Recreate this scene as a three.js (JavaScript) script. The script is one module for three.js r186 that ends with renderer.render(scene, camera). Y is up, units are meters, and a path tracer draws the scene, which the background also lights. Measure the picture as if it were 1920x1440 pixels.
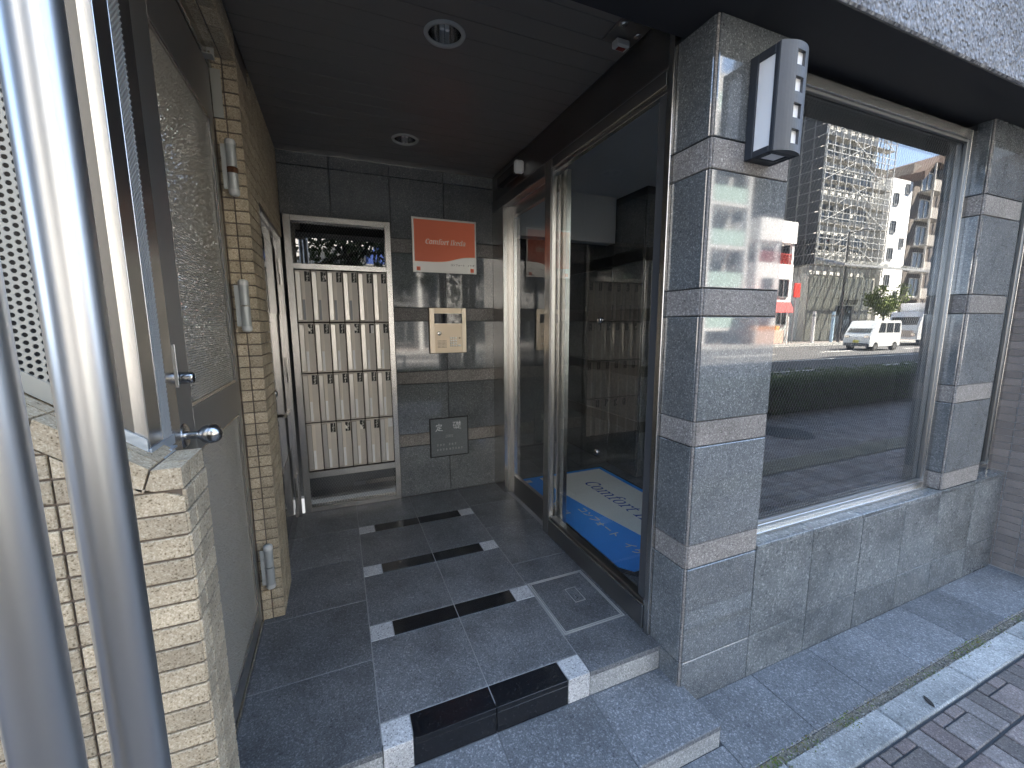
import * as THREE from 'three';
import { mergeGeometries } from 'three/addons/utils/BufferGeometryUtils.js';

// ------------------------------------------------------------------ camera, sky, sun, exposure
const scene = new THREE.Scene();
const camera = new THREE.PerspectiveCamera(85.47, 4 / 3, 0.05, 900);
camera.position.set(0, 1.385, 0);
camera.rotation.order = 'YXZ';
camera.rotation.set(THREE.MathUtils.degToRad(-8.228), THREE.MathUtils.degToRad(-22.62), THREE.MathUtils.degToRad(-0.21));
scene.add(camera);

const renderer = new THREE.WebGLRenderer({ antialias: true });
renderer.toneMapping = THREE.LinearToneMapping;
renderer.toneMappingExposure = 12.2;
renderer.shadowMap.enabled = true;

const SUN = new THREE.Vector3(0.50, 1.0, -0.50).normalize();          // behind the building, high, from the right
const sun = new THREE.DirectionalLight(0xfff3e2, 5.0);
sun.position.copy(SUN).multiplyScalar(120).add(new THREE.Vector3(20, 0, 12));
sun.target.position.set(20, 0, 12);
sun.castShadow = true; sun.shadow.radius = 1;
Object.assign(sun.shadow.camera, { left: -90, right: 90, top: 90, bottom: -90, near: 1, far: 320 });
scene.add(sun, sun.target);
{
  const W = 512, H = 256, px = new Float32Array(W * H * 4);
  for (let r = 0; r < H; r++) for (let c = 0; c < W; c++) {
    const up = Math.sin(((r + .5) / H - .5) * Math.PI), t = Math.pow(1 - Math.max(0, up), 7), i = (r * W + c) * 4;
    const a = [.136, .202, .322], b = [.43, .50, .57];
    for (let k = 0; k < 3; k++) px[i + k] = up < -.02 ? .06 : a[k] + (b[k] - a[k]) * t;
    px[i + 3] = 1;
  }
  const sky = new THREE.DataTexture(px, W, H, THREE.RGBAFormat, THREE.FloatType);
  sky.mapping = THREE.EquirectangularReflectionMapping; sky.magFilter = THREE.LinearFilter; sky.needsUpdate = true;
  scene.background = sky; scene.environment = sky;
}

// ------------------------------------------------------------------ helpers
// The place is measured as x to the right, y up and d, the depth into the building (z = -d).
let seed = 7;
const rnd = (a = 0, b = 1) => { seed = (seed + 0x6d2b79f5) | 0; let t = Math.imul(seed ^ (seed >>> 15), 1 | seed); t = (t + Math.imul(t ^ (t >>> 7), 61 | t)) ^ t; return a + (b - a) * (((t ^ (t >>> 14)) >>> 0) / 4294967296); };
const V = (x, y, d) => new THREE.Vector3(x, y, -d);
function unwrap(g, jitter = true) {                    // texture coordinates in metres on the plane each face lies in
  if (g.index) g = g.toNonIndexed();
  g.computeVertexNormals();
  const p = g.attributes.position, n = g.attributes.normal, uv = new Float32Array(p.count * 2), ju = jitter ? rnd(0, 3) : 0, jv = jitter ? rnd(0, 3) : 0;
  for (let i = 0; i < p.count; i++) {
    const ax = Math.abs(n.getX(i)), ay = Math.abs(n.getY(i)), az = Math.abs(n.getZ(i)), x = p.getX(i), y = p.getY(i), z = p.getZ(i);
    const [u, v] = ax >= ay && ax >= az ? [z, y] : ay >= az ? [x, z] : [x, y];
    uv[2 * i] = u + ju; uv[2 * i + 1] = v + jv;
  }
  g.setAttribute('uv', new THREE.BufferAttribute(uv, 2));
  return g;
}
function chamferBox(w, h, l, c) {                      // a box with its twelve edges cut at 45 degrees
  const a = [w / 2, h / 2, l / 2], P = [], s = [-1, 1];
  const pt = (sx, sy, sz, k) => [sx * (a[0] - (k === 0 ? 0 : c)), sy * (a[1] - (k === 1 ? 0 : c)), sz * (a[2] - (k === 2 ? 0 : c))];
  const tri = (A, B, C) => {
    const ux = B[0] - A[0], uy = B[1] - A[1], uz = B[2] - A[2], vx = C[0] - A[0], vy = C[1] - A[1], vz = C[2] - A[2];
    const nx = uy * vz - uz * vy, ny = uz * vx - ux * vz, nz = ux * vy - uy * vx;
    const out = nx * (A[0] + B[0] + C[0]) + ny * (A[1] + B[1] + C[1]) + nz * (A[2] + B[2] + C[2]);
    P.push(...A, ...(out > 0 ? [...B, ...C] : [...C, ...B]));
  };
  const quad = (A, B, C, D) => { tri(A, B, C); tri(A, C, D); };
  for (const k of [0, 1, 2]) for (const q of s) {
    const f = (u, v) => { const t = [0, 0, 0]; t[k] = q; t[(k + 1) % 3] = u; t[(k + 2) % 3] = v; return pt(...t, k); };
    quad(f(-1, -1), f(1, -1), f(1, 1), f(-1, 1));
  }
  for (const k of [0, 1, 2]) for (const q of s) for (const r of s) {
    const k1 = (k + 1) % 3, k2 = (k + 2) % 3, f = (e, face) => { const t = [0, 0, 0]; t[k] = e; t[k1] = q; t[k2] = r; return pt(...t, face); };
    quad(f(-1, k1), f(1, k1), f(1, k2), f(-1, k2));
  }
  for (const x of s) for (const y of s) for (const z of s) tri(pt(x, y, z, 0), pt(x, y, z, 1), pt(x, y, z, 2));
  const g = new THREE.BufferGeometry();
  g.setAttribute('position', new THREE.Float32BufferAttribute(P, 3));
  return g;
}
function bx(x0, x1, y0, y1, d0, d1, c = 0.0015, jitter = true) {
  const w = Math.abs(x1 - x0), h = Math.abs(y1 - y0), l = Math.abs(d1 - d0), cc = Math.min(c, w / 3, h / 3, l / 3);
  const g = c > 0 ? chamferBox(w, h, l, cc) : new THREE.BoxGeometry(w, h, l);
  g.translate((x0 + x1) / 2, (y0 + y1) / 2, -(d0 + d1) / 2);
  return unwrap(g, jitter);
}
function rod(a, b, r, r2 = r, seg = 12) {              // a round bar from a to b
  const dir = b.clone().sub(a), g = new THREE.CylinderGeometry(r2, r, dir.length(), seg);
  g.applyQuaternion(new THREE.Quaternion().setFromUnitVectors(new THREE.Vector3(0, 1, 0), dir.clone().normalize()));
  const m = a.clone().add(b).multiplyScalar(.5); g.translate(m.x, m.y, m.z);
  return g.toNonIndexed();
}
function strip(a, b, w, t) {                           // a thin square bar from a to b
  const dir = b.clone().sub(a), g = new THREE.BoxGeometry(w, dir.length(), t);
  g.applyQuaternion(new THREE.Quaternion().setFromUnitVectors(new THREE.Vector3(0, 1, 0), dir.clone().normalize()));
  const m = a.clone().add(b).multiplyScalar(.5); g.translate(m.x, m.y, m.z);
  return g.toNonIndexed();
}
function lathe(points, from, axis, seg = 28) {         // points [radius, along] turned about an axis that starts at «from»
  const g = new THREE.LatheGeometry(points.map(([r, h]) => new THREE.Vector2(r, h)), seg);
  g.applyQuaternion(new THREE.Quaternion().setFromUnitVectors(new THREE.Vector3(0, 1, 0), axis.clone().normalize()));
  g.translate(from.x, from.y, from.z);
  return g.toNonIndexed();
}
function prism(pts, d0, d1) {                          // an outline in x and y, thick from depth d0 to d1
  const s = new THREE.Shape(pts.map(([x, y]) => new THREE.Vector2(x, y)));
  const g = new THREE.ExtrudeGeometry(s, { depth: Math.abs(d1 - d0), bevelEnabled: false });
  g.translate(0, 0, -Math.max(d0, d1));
  return unwrap(g);
}
const merged = (list) => list.length === 1 ? list[0] : mergeGeometries(list.map((g) => { const o = g.index ? g.toNonIndexed() : g.clone(); for (const k of Object.keys(o.attributes)) if (!['position', 'normal', 'uv'].includes(k)) o.deleteAttribute(k); return o; }));
const taken = new Map();
const numbered = (n) => { const k = taken.get(n) ?? 0; taken.set(n, k + 1); return k ? `${n}_${String(k).padStart(3, '0')}` : n; };
function thing(name, label, category, [x, y, d] = [0, 0, 0], group) {
  const o = new THREE.Group(); o.name = numbered(name); o.position.set(x, y, -d); scene.add(o);
  o.userData = label ? { label, category } : {};
  if (group) o.userData.group = group;
  return o;
}
function setting(name, [x, y, d] = [0, 0, 0]) { const o = thing(name, null, null, [x, y, d]); o.userData.kind = 'structure'; return o; }
function at(o) { const p = new THREE.Vector3(); for (let q = o; q && q !== scene; q = q.parent) p.add(q.position); return p; }
function part(parent, name, geoms, mat, kind) {        // geometries are written in the place's own metres; the mesh sits at its parent
  const g = merged([].concat(geoms)), o = at(parent);
  const m = new THREE.Mesh(o.lengthSq() ? g.clone().translate(-o.x, -o.y, -o.z) : g, mat);
  m.name = name; m.castShadow = m.receiveShadow = true;
  if (kind) m.userData.kind = kind;
  parent.add(m);
  return m;
}
function piece(parent, name, geom, mat, x, y, d) {     // a shared geometry put at a place
  const o = at(parent), m = new THREE.Mesh(geom, mat);
  m.name = name; m.position.set(x - o.x, y - o.y, -d - o.z); m.castShadow = m.receiveShadow = true; parent.add(m);
  return m;
}
const pick = (a) => a[Math.floor(rnd(0, a.length)) % a.length];

// ------------------------------------------------------------------ textures and materials
const lin = (r, g, b) => new THREE.Color().setRGB(r, g, b);
const toS = (v) => 255 * (v <= .0031308 ? 12.92 * v : 1.055 * Math.pow(v, 1 / 2.4) - .055);
function noiseGrid(N, cell, sd) {                      // smooth value noise that repeats every N pixels
  const n = Math.max(2, Math.round(N / cell)), old = seed; seed = sd;
  const v = new Float32Array(n * n); for (let i = 0; i < v.length; i++) v[i] = rnd(); seed = old;
  return (x, y) => {
    const fx = x / N * n, fy = y / N * n, ix = Math.floor(fx), iy = Math.floor(fy); let tx = fx - ix, ty = fy - iy; tx *= tx * (3 - 2 * tx); ty *= ty * (3 - 2 * ty);
    const q = (a, b) => v[((b % n + n) % n) * n + ((a % n + n) % n)];
    return (q(ix, iy) * (1 - tx) + q(ix + 1, iy) * tx) * (1 - ty) + (q(ix, iy + 1) * (1 - tx) + q(ix + 1, iy + 1) * tx) * ty;
  };
}
function tex(N, size, fn, srgb = true) {               // fn(x, y) gives [r, g, b] in linear values; size in metres
  const data = new Uint8Array(N * N * 4);
  for (let y = 0; y < N; y++) for (let x = 0; x < N; x++) {
    const c = fn(x, y), i = (y * N + x) * 4;
    for (let k = 0; k < 3; k++) data[i + k] = Math.max(0, Math.min(255, srgb ? toS(Math.max(0, c[k])) : 255 * c[k]));
    data[i + 3] = 255;
  }
  const t = new THREE.DataTexture(data, N, N); t.wrapS = t.wrapT = THREE.RepeatWrapping; t.magFilter = THREE.LinearFilter; t.minFilter = THREE.LinearMipmapLinearFilter;
  if (srgb) t.colorSpace = THREE.SRGBColorSpace;
  t.repeat.set(1 / size, 1 / size); t.needsUpdate = true;
  return t;
}
// granite: dark ground, pale and black grains, cloudy drift
function granite(base, light, dark, share, sd, N = 512, size = .72, stain = .12) {
  const a = noiseGrid(N, 1.6, sd), b = noiseGrid(N, 3.2, sd + 1), c = noiseGrid(N, 90, sd + 2), e = noiseGrid(N, 26, sd + 3);
  return tex(N, size, (x, y) => {
    const g = .6 * a(x, y) + .4 * b(x, y), w = 1 + stain * 2 * (c(x, y) - .5) + stain * (e(x, y) - .5);
    const l = Math.max(0, Math.min(1, (g - (1 - share)) * 5)), k = Math.max(0, Math.min(1, ((share * .8) - g) * 5));
    return [0, 1, 2].map((i) => w * (base[i] + (light[i] - base[i]) * l + (dark[i] - base[i]) * k));
  });
}
function bumps(N, size, cell, sd, pow = 1) { const a = noiseGrid(N, cell, sd), b = noiseGrid(N, cell * 2.7, sd + 5); return tex(N, size, (x, y) => { const v = Math.pow(.65 * a(x, y) + .35 * b(x, y), pow); return [v, v, v]; }, false); }
const S = (o) => new THREE.MeshStandardMaterial(o), PH = (o) => new THREE.MeshPhysicalMaterial(o);
const tints = (mk, list) => list.map((k) => mk(k));
const gDark = granite([.100, .107, .111], [.225, .235, .24], [.034, .037, .04], .40, 11);
const gFloor = granite([.100, .104, .109], [.225, .232, .24], [.03, .032, .035], .42, 21, 512, .75, .2);
const gApron = granite([.120, .126, .134], [.275, .283, .293], [.05, .055, .063], .42, 31, 512, .9, .2);
const gLow = granite([.115, .123, .125], [.23, .24, .24], [.042, .047, .05], .40, 17, 512, 1.3, .3);
const gSpray = granite([.255, .265, .28], [.40, .41, .43], [.10, .105, .115], .44, 19, 512, 1.8, .2);
const gBand = granite([.185, .172, .162], [.38, .36, .34], [.055, .05, .048], .42, 41);
const gPale = granite([.42, .42, .42], [.62, .62, .62], [.06, .06, .065], .44, 51, 512, .7);
const gKerb = granite([.25, .258, .255], [.43, .435, .43], [.10, .105, .108], .42, 61, 512, .8, .25);
const gRiser = granite([.27, .275, .27], [.50, .50, .50], [.09, .09, .09], .42, 66);
const gBlack = granite([.009, .0095, .011], [.03, .032, .035], [.004, .004, .005], .3, 71);
const gCream = granite([.36, .297, .21], [.50, .435, .33], [.12, .09, .05], .44, 81, 512, .6, .2);
const gBrown = granite([.165, .14, .125], [.22, .19, .17], [.11, .095, .085], .40, 91, 512, .5, .15);
const gPaver = granite([.165, .15, .142], [.29, .27, .26], [.07, .064, .06], .42, 95, 512, .7, .2);
const bFine = bumps(256, .45, 2.2, 101), bCoarse = bumps(256, .45, 4, 111), bSpray = bumps(512, .9, 5.5, 121, 1.6);
const panelMats = tints((k) => PH({ color: lin(k, k, k), map: gDark, roughness: .045, ior: 1.95 }), [1.06, 1.2, 1.32]);
const pillarMats = tints((k) => PH({ color: lin(k, k, k), map: gDark, roughness: .045, ior: 1.95 }), [1.06, 1.2, 1.32]);
const lowPanelMats = tints((k) => PH({ color: lin(k, k, k), map: gLow, roughness: .2, ior: 1.6 }), [1.0, 1.08, 1.2]);
const bandMats = tints((k) => S({ color: lin(k, k, k), map: gBand, roughness: .75, bumpMap: bFine, bumpScale: .0008 }), [.9, 1, 1.08]);
const floorMats = tints((k) => PH({ color: lin(k, k, k), map: gFloor, roughness: .42, ior: 1.5, bumpMap: bFine, bumpScale: .0003 }), [.9, 1, 1.1]);
const apronMats = tints((k) => S({ color: lin(k, k, k), map: gApron, roughness: .62, bumpMap: bFine, bumpScale: .0006 }), [.88, 1, 1.08]);
const kerbMats = tints((k) => S({ color: lin(k, k, k), map: gKerb, roughness: .8, bumpMap: bFine, bumpScale: .0008 }), [.95, 1.05]);
const riserMat = S({ map: gRiser, roughness: .6 });
const paleMat = S({ map: gPale, roughness: .5 });
const blackMat = PH({ map: gBlack, roughness: .2, ior: 1.5 });
const creamMats = tints((k) => S({ color: lin(k, k * .985, k * .96), map: gCream, roughness: .8, bumpMap: bFine, bumpScale: .0006 }), [.9, 1, 1.1]);
const brownMats = tints((k) => S({ color: lin(k, k, k), map: gBrown, roughness: .7, bumpMap: bFine, bumpScale: .0004 }), [.9, 1, 1.12]);
const paverMats = [[1, .93, .93], [.8, .72, .73], [1.12, 1.1, 1.12], [.7, .68, .68], [1, 1, 1.02]].map((c) => S({ color: lin(...c), map: gPaver, roughness: .85, bumpMap: bCoarse, bumpScale: .0012 }));
const groutMat = S({ color: lin(.13, .135, .14), roughness: .95 }), groutDark = S({ color: lin(.05, .052, .056), roughness: .95 }), groutFloor = S({ color: lin(.27, .27, .265), roughness: .95 }), groutPale = S({ color: lin(.36, .36, .35), roughness: .95 }), groutBrown = S({ color: lin(.16, .13, .11), roughness: .95 }), soilMat = S({ color: lin(.15, .14, .11), roughness: 1, bumpMap: bCoarse, bumpScale: .004 });
const hair0 = null; const hair = (() => { const n = new Float32Array(512); const o = seed; seed = 5; for (let i = 0; i < 512; i++) n[i] = rnd(); seed = o; const w = noiseGrid(512, 40, 9); return tex(512, .5, (x, y) => { const v = .80 + .14 * (n[x] - .5) + .10 * (w(x, y) - .5); return [v, v, v]; }, false); })();
const steel = PH({ color: lin(.60, .585, .56), metalness: 1, roughness: .27 });
const steelSoft = PH({ color: lin(.56, .545, .52), metalness: 1, roughness: .4 });
const steelMirror = PH({ color: lin(.50, .49, .48), metalness: 1, roughness: .13 });
const steelDark = PH({ color: lin(.31, .305, .30), metalness: 1, roughness: .34 });
const tubeMat = PH({ color: lin(.60, .60, .60), metalness: 1, roughness: .35 });
const galv = S({ color: lin(.52, .57, .62), metalness: .8, roughness: .5, bumpMap: bCoarse, bumpScale: .001 });
const black = S({ color: lin(.012, .012, .013), roughness: .6 }), rubber = S({ color: lin(.015, .015, .016), roughness: .85 });
const paneMat = PH({ color: lin(.93, .95, .95), transmission: 1, thickness: 0, roughness: 0, ior: 1.95 });
const windowClear = PH({ color: lin(.88, .90, .90), transmission: 1, thickness: 0, roughness: 0, ior: 2.333 });
const windowMat = PH({ color: lin(.52, .55, .56), transmission: 1, thickness: 0, roughness: 0, ior: 2.333 });
const beigePaint = S({ color: lin(.60, .545, .46), roughness: .5 });
const whitePaint = S({ color: lin(.72, .72, .70), roughness: .55 });
const wireMat = S({ color: lin(.22, .225, .23), roughness: .5, metalness: .3 });
const ceilMat = PH({ color: lin(.165, .152, .14), roughness: .4, ior: 1.5 });
const soffitMat = S({ color: lin(.016, .017, .021), roughness: .7 });

function canvasTex(w, h, draw) {
  const c = document.createElement('canvas'); c.width = w; c.height = h; draw(c.getContext('2d'), w, h);
  const t = new THREE.CanvasTexture(c); t.colorSpace = THREE.SRGBColorSpace; return t;
}
// strokes of the characters that no font here holds, on a unit square, y down
const K = {
  ko: [[.15, .2, .85, .2, .85, .85], [.12, .85, .92, .85]], n: [[.15, .18, .4, .38], [.12, .9, .5, .78, .9, .3]], fu: [[.12, .18, .88, .18, .75, .58, .28, .94]],
  o_small: [[.2, .5, .88, .5], [.6, .3, .6, .96, .48, .9], [.6, .52, .18, .88]], bar: [[.08, .5, .92, .5]], to: [[.35, .08, .35, .96], [.35, .4, .8, .62]],
  i: [[.8, .08, .48, .42, .1, .64], [.52, .4, .52, .96]], ke: [[.34, .08, .12, .5], [.27, .32, .92, .32], [.64, .32, .58, .66, .28, .96]],
  da: [[.4, .08, .12, .5], [.34, .26, .8, .26, .66, .64, .2, .96], [.3, .48, .66, .7], [.8, .03, .87, .15], [.92, 0, .99, .12]],
  tei: [[.5, .02, .5, .14], [.14, .34, .18, .18, .86, .18, .8, .32], [.28, .4, .72, .4], [.5, .4, .5, .86], [.5, .6, .76, .6], [.3, .55, .28, .7, .08, .97], [.28, .72, .5, .88, .95, .93]],
  so: [[.02, .15, .38, .15], [.22, .15, .05, .55], [.14, .5, .36, .5, .36, .85, .14, .85, .14, .5], [.42, .2, .66, .2], [.54, .05, .54, .45], [.54, .2, .42, .4], [.54, .22, .66, .36], [.7, .2, .98, .2], [.83, .05, .83, .45], [.83, .2, .7, .4], [.83, .22, .98, .4], [.45, .52, .92, .52, .88, .62], [.68, .52, .68, .9], [.68, .7, .88, .7], [.52, .66, .42, .95], [.5, .78, .68, .9, 1, .95]],
};
function glyph(g, k, x, y, s, lw) {
  g.lineWidth = lw; g.lineCap = g.lineJoin = 'round';
  for (const st of K[k]) { g.beginPath(); for (let i = 0; i < st.length; i += 2) g[i ? 'lineTo' : 'moveTo'](x + st[i] * s, y + st[i + 1] * s); g.stroke(); }
}
const KANA = ['ko', 'n', 'fu', 'o_small', 'bar', 'to', null, 'i', 'ke', 'da'];

const guideMats = [S({ color: lin(.15, .135, .10), roughness: .85 }), S({ color: lin(.13, .12, .09), roughness: .85 })];
const boxMats = tints((k) => S({ color: lin(.60 * k, .55 * k, .485 * k), roughness: .42 }), [.95, 1, 1.04]), beigeLight = S({ color: lin(.72, .66, .57), roughness: .4 }), rimMat = S({ color: lin(.20, .165, .13), roughness: .5 });
const flapMat = PH({ color: lin(.66, .63, .58), metalness: .85, roughness: .3 });
const sheetMat = S({ color: lin(.32, .315, .28), roughness: .5, metalness: .15 }), rimSteel = S({ color: lin(.50, .50, .48), metalness: .55, roughness: .4 });
const keyMat = S({ color: lin(.78, .77, .74), roughness: .3, metalness: .4 });
const gateSteel = PH({ color: lin(.42, .42, .415), metalness: 1, roughness: .46 });
const mailPane = PH({ color: lin(.14, .15, .155), transmission: 1, thickness: 0, roughness: 0, ior: 2.333 });
const hingeGrey = S({ color: lin(.40, .41, .40), roughness: .45, metalness: .35 });
const figured = PH({ color: lin(.22, .205, .175), roughness: .07, ior: 1.9, side: THREE.DoubleSide });
function figuredGlass(y0, y1, d0, d1, x) {              // pressed glass: a field of small uneven facets
  const n = Math.round((d1 - d0) / .0075), m = Math.round((y1 - y0) / .0075), pos = [], w = (d1 - d0) / n, h = (y1 - y0) / m;
  for (let i = 0; i < n; i++) for (let j = 0; j < m; j++) {
    const a = d0 + i * w, b = y0 + j * h, T = [x + rnd(.0016, .0042), b + h * rnd(.3, .7), -(a + w * rnd(.3, .7))], C = [[x, b, -a], [x, b, -(a + w)], [x, b + h, -(a + w)], [x, b + h, -a]];
    for (let k = 0; k < 4; k++) pos.push(...C[k], ...T, ...C[(k + 1) % 4]);
  }
  const g = new THREE.BufferGeometry(); g.setAttribute('position', new THREE.Float32BufferAttribute(pos, 3));
  return unwrap(g);
}
function graniteCanvas(w, h) {
  const c = document.createElement('canvas'); c.width = w; c.height = h; const g = c.getContext('2d'), d = g.createImageData(w, h), o = seed; seed = 15;
  for (let i = 0; i < d.data.length; i += 4) { const v = rnd(), k = v < .25 ? 72 : v < .8 ? 112 : 142; d.data[i] = k * .96; d.data[i + 1] = k; d.data[i + 2] = k * 1.02; d.data[i + 3] = 255; }
  seed = o; g.putImageData(d, 0, 0); return c;
}
// ------------------------------------------------------------------ the ground
{
  const g = setting('ground');
  part(g, 'ground_sheet', bx(-500, 500, -1.2, -.45, -500, 1.3, 0), S({ color: lin(.09, .09, .09), roughness: .95 }));
}
const floor = setting('entrance_floor');
{
  part(floor, 'joint_bed', [bx(-.46, 1.33, -.12, -.0018, 1.274, 3.292, 0)], groutFloor);
  const slab = (x0, x1, d0, d1, mats = floorMats, name = 'floor_slab') => part(floor, name, bx(x0 + .0018, x1 - .0018, -.022, rnd(-.0004, .0004), d0 + .0018, d1 - .0018, .0012), pick([].concat(mats)));
  const L = [1.25, 1.66, 2.07, 2.49, 2.89, 3.29];
  for (let i = 0; i < 5; i++) slab(-.40, .058, L[i], L[i + 1]);
  for (let i = 0; i < 4; i++) {
    const a = 1.25 + .5135 * i, b = a + .102, e = i < 3 ? a + .5135 : 3.29;
    slab(.058, .158, a, b, paleMat, 'pale_granite_square'); slab(.158, .458, a, b, blackMat, 'black_granite_strip');
    slab(.458, .758, a, b, blackMat, 'black_granite_strip'); slab(.758, .858, a, b, paleMat, 'pale_granite_square');
    slab(.058, .458, b, e); slab(.458, .858, b, e);
  }
  slab(.858, 1.236, 1.25, 1.468); slab(1.196, 1.236, 1.468, 1.872); slab(.858, 1.236, 1.872, 2.07); slab(.858, 1.236, 2.07, 2.55); slab(.858, 1.236, 2.55, 2.92); slab(.858, 1.236, 2.92, 3.29);
  const R = (x0, x1, m, n) => part(floor, n, bx(x0 + .0015, x1 - .0015, -.1065, -.0235, 1.2525, 1.273, .001), m);
  R(-.40, .058, riserMat, 'riser_slab'); R(.058, .158, paleMat, 'pale_granite_square'); R(.158, .458, blackMat, 'black_granite_strip'); R(.458, .758, blackMat, 'black_granite_strip'); R(.758, .858, paleMat, 'pale_granite_square'); R(.858, 1.213, riserMat, 'riser_slab');
}
{
  const g = setting('front_landing', [0, -.2, .953]);
  part(g, 'joint_bed', bx(-.9, 1.24, -.35, -.110, .976, 1.3, 0), groutMat);
  const X = [-.8, -.342, .058, .458, .858, 1.244];
  for (let i = 0; i < 5; i++) {
    part(g, 'landing_slab', bx(X[i] + .0015, X[i + 1] - .0015, -.128, -.107, .953, i < 2 ? 1.018 : 1.251, .002), pick(apronMats));
    if (i === 1) part(g, 'landing_slab', bx(-.305, .0565, -.128, -.1072, 1.0195, 1.251, .002), pick(apronMats));
    part(g, 'riser_slab', bx(X[i] + .0015, X[i + 1] - .0015, -.203, -.1295, .9565, .975, .001), riserMat);
  }
}
{
  const g = setting('apron_pavement', [0, -.2, .85]);
  part(g, 'joint_bed', bx(-1.5, 3.9, -.4, -.2045, .85, 1.2, 0), groutDark);
  const X = [-1.2, -.74, -.342, .058, .458, .858, 1.262, 1.65, 2.04, 2.428, 2.838, 3.24, 3.63, 3.885];
  for (let i = 0; i < 13; i++) part(g, 'apron_slab', bx(X[i] + .0016, X[i + 1] - .0016, -.225, -.2 + rnd(-.001, .0005), .852, X[i + 1] < 1.3 ? .954 : 1.139, .002), pick(apronMats));
}
{
  const g = setting('kerb', [0, -.2, .77]);
  for (let i = -6; i < 18; i++) { const x = 1.975 + .5625 * i; part(g, 'kerb_stone', bx(x + .002, x + .5605, -.33, -.1985 + rnd(-.002, .001), .715 + rnd(-.002, .002), .821, .006), pick(kerbMats)); }
  part(g, 'soil_gap', bx(-1.4, 12, -.33, -.2065, .819, .853, 0), soilMat);
}
{
  // moss and grit in the gap between the slabs and the kerb
  const geo = new THREE.IcosahedronGeometry(1, 0), N = 3600, m = new THREE.InstancedMesh(geo, S({ roughness: 1 }), N), q = new THREE.Object3D();
  for (let i = 0; i < N; i++) {
    const x = rnd(.9, 4.2), clump = Math.sin(x * 5.1) + Math.sin(x * 13.7 + 1) + Math.sin(x * 29), moss = rnd(-.6, 3.2) < clump, r = moss ? rnd(.0014, .0034) : rnd(.001, .0034);
    const d = moss && rnd() < .3 ? rnd(.795, .86) : rnd(.815, .857);
    q.position.copy(V(x, (d < .82 || d > .853 ? -.1995 : -.206) + r * .3, d)); q.scale.set(r * rnd(.8, 1.6), r * rnd(.6, 1), r * rnd(.8, 1.4)); q.rotation.set(rnd(0, 6), rnd(0, 6), rnd(0, 6)); q.updateMatrix(); m.setMatrixAt(i, q.matrix);
    m.setColorAt(i, moss ? lin(rnd(.09, .16), rnd(.11, .18), rnd(.035, .06)) : lin(...((v) => [v, v * .93, v * .82])(rnd(.06, .34))));
  }
  m.name = 'moss'; m.castShadow = m.receiveShadow = true; m.userData = { label: 'green moss and grit in the gap along the kerb', category: 'moss', kind: 'stuff' }; scene.add(m);
}
{
  const g = setting('sidewalk', [0, -.2, 0]);
  part(g, 'joint_bed', bx(-60, 90, -.42, -.2125, -4.1, .713, 0), groutDark);
  // paving blocks in pairs, each pair turned against its neighbours; the first row is cut along the kerb
  const u = .0908, geos = {}, far = [];
  for (const [k, w, l] of [['across', 2 * u, u], ['along', u, 2 * u], ['cut', u, .04], ['cut_across', 2 * u, .098], ['cut_along', u, .138]]) geos[k] = [0, 1].map(() => unwrap(chamferBox(w - .006, .06, l - .006, .0035)));
  const put = (k, x, d, near, mat) => { const y = -.2335 + rnd(-.0015, .001); if (near) piece(g, 'paving_block', pick(geos[k]), rnd() < .3 ? pick(paverMats) : mat, x, y, d); else far.push([k, x, y, d]); };
  for (let r = 0; r < 26; r++) for (let m = -60; m < 130; m++) {
    const x = 2.124 + m * 2 * u, even = (m + r) % 2 === 0, near = r < 5 && x > .5 && x < 3.9, mat = pick(paverMats);
    if (r === 0) { if (even) { put('cut', x + u / 2, .688, near, mat); put('cut', x + u * 1.5, .688, near, mat); put('cut_across', x + u, .619, near, mat); } else { put('cut_along', x + u / 2, .639, near, mat); put('cut_along', x + u * 1.5, .639, near, mat); } continue; }
    const d = .566 - (r - 1) * .184;
    if (even) { put('across', x + u, d - u / 2, near, mat); put('across', x + u, d - u * 1.5, near, mat); } else { put('along', x + u / 2, d - u, near, mat); put('along', x + u * 1.5, d - u, near, mat); }
  }
  for (const key of Object.keys(geos)) {
    const list = far.filter((f) => f[0] === key); if (!list.length) continue;
    const m = new THREE.InstancedMesh(geos[key][0], paverMats[4], list.length), q = new THREE.Object3D();
    list.forEach((f, i) => { q.position.copy(V(f[1], f[2], f[3])).sub(at(g)); q.updateMatrix(); m.setMatrixAt(i, q.matrix); m.setColorAt(i, pick([lin(1, .95, .95), lin(.8, .75, .76), lin(1.1, 1.08, 1.1), lin(.72, .7, .7)])); });
    m.name = 'paving_block'; m.userData.kind = 'stuff'; m.receiveShadow = true; g.add(m);
  }
  // yellow guide blocks for the blind, far out on the sidewalk
  for (let i = 0; i < 60; i++) { const x = -3 + i * .3; part(g, 'guide_block', [bx(x, x + .296, -.21, -.200, -.66, -.36, .002), ...[0, 1, 2, 3].map((k) => bx(x + .01, x + .286, -.2005, -.196, -.62 + k * .072, -.585 + k * .072, .002))], pick(guideMats)); }
}

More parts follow.
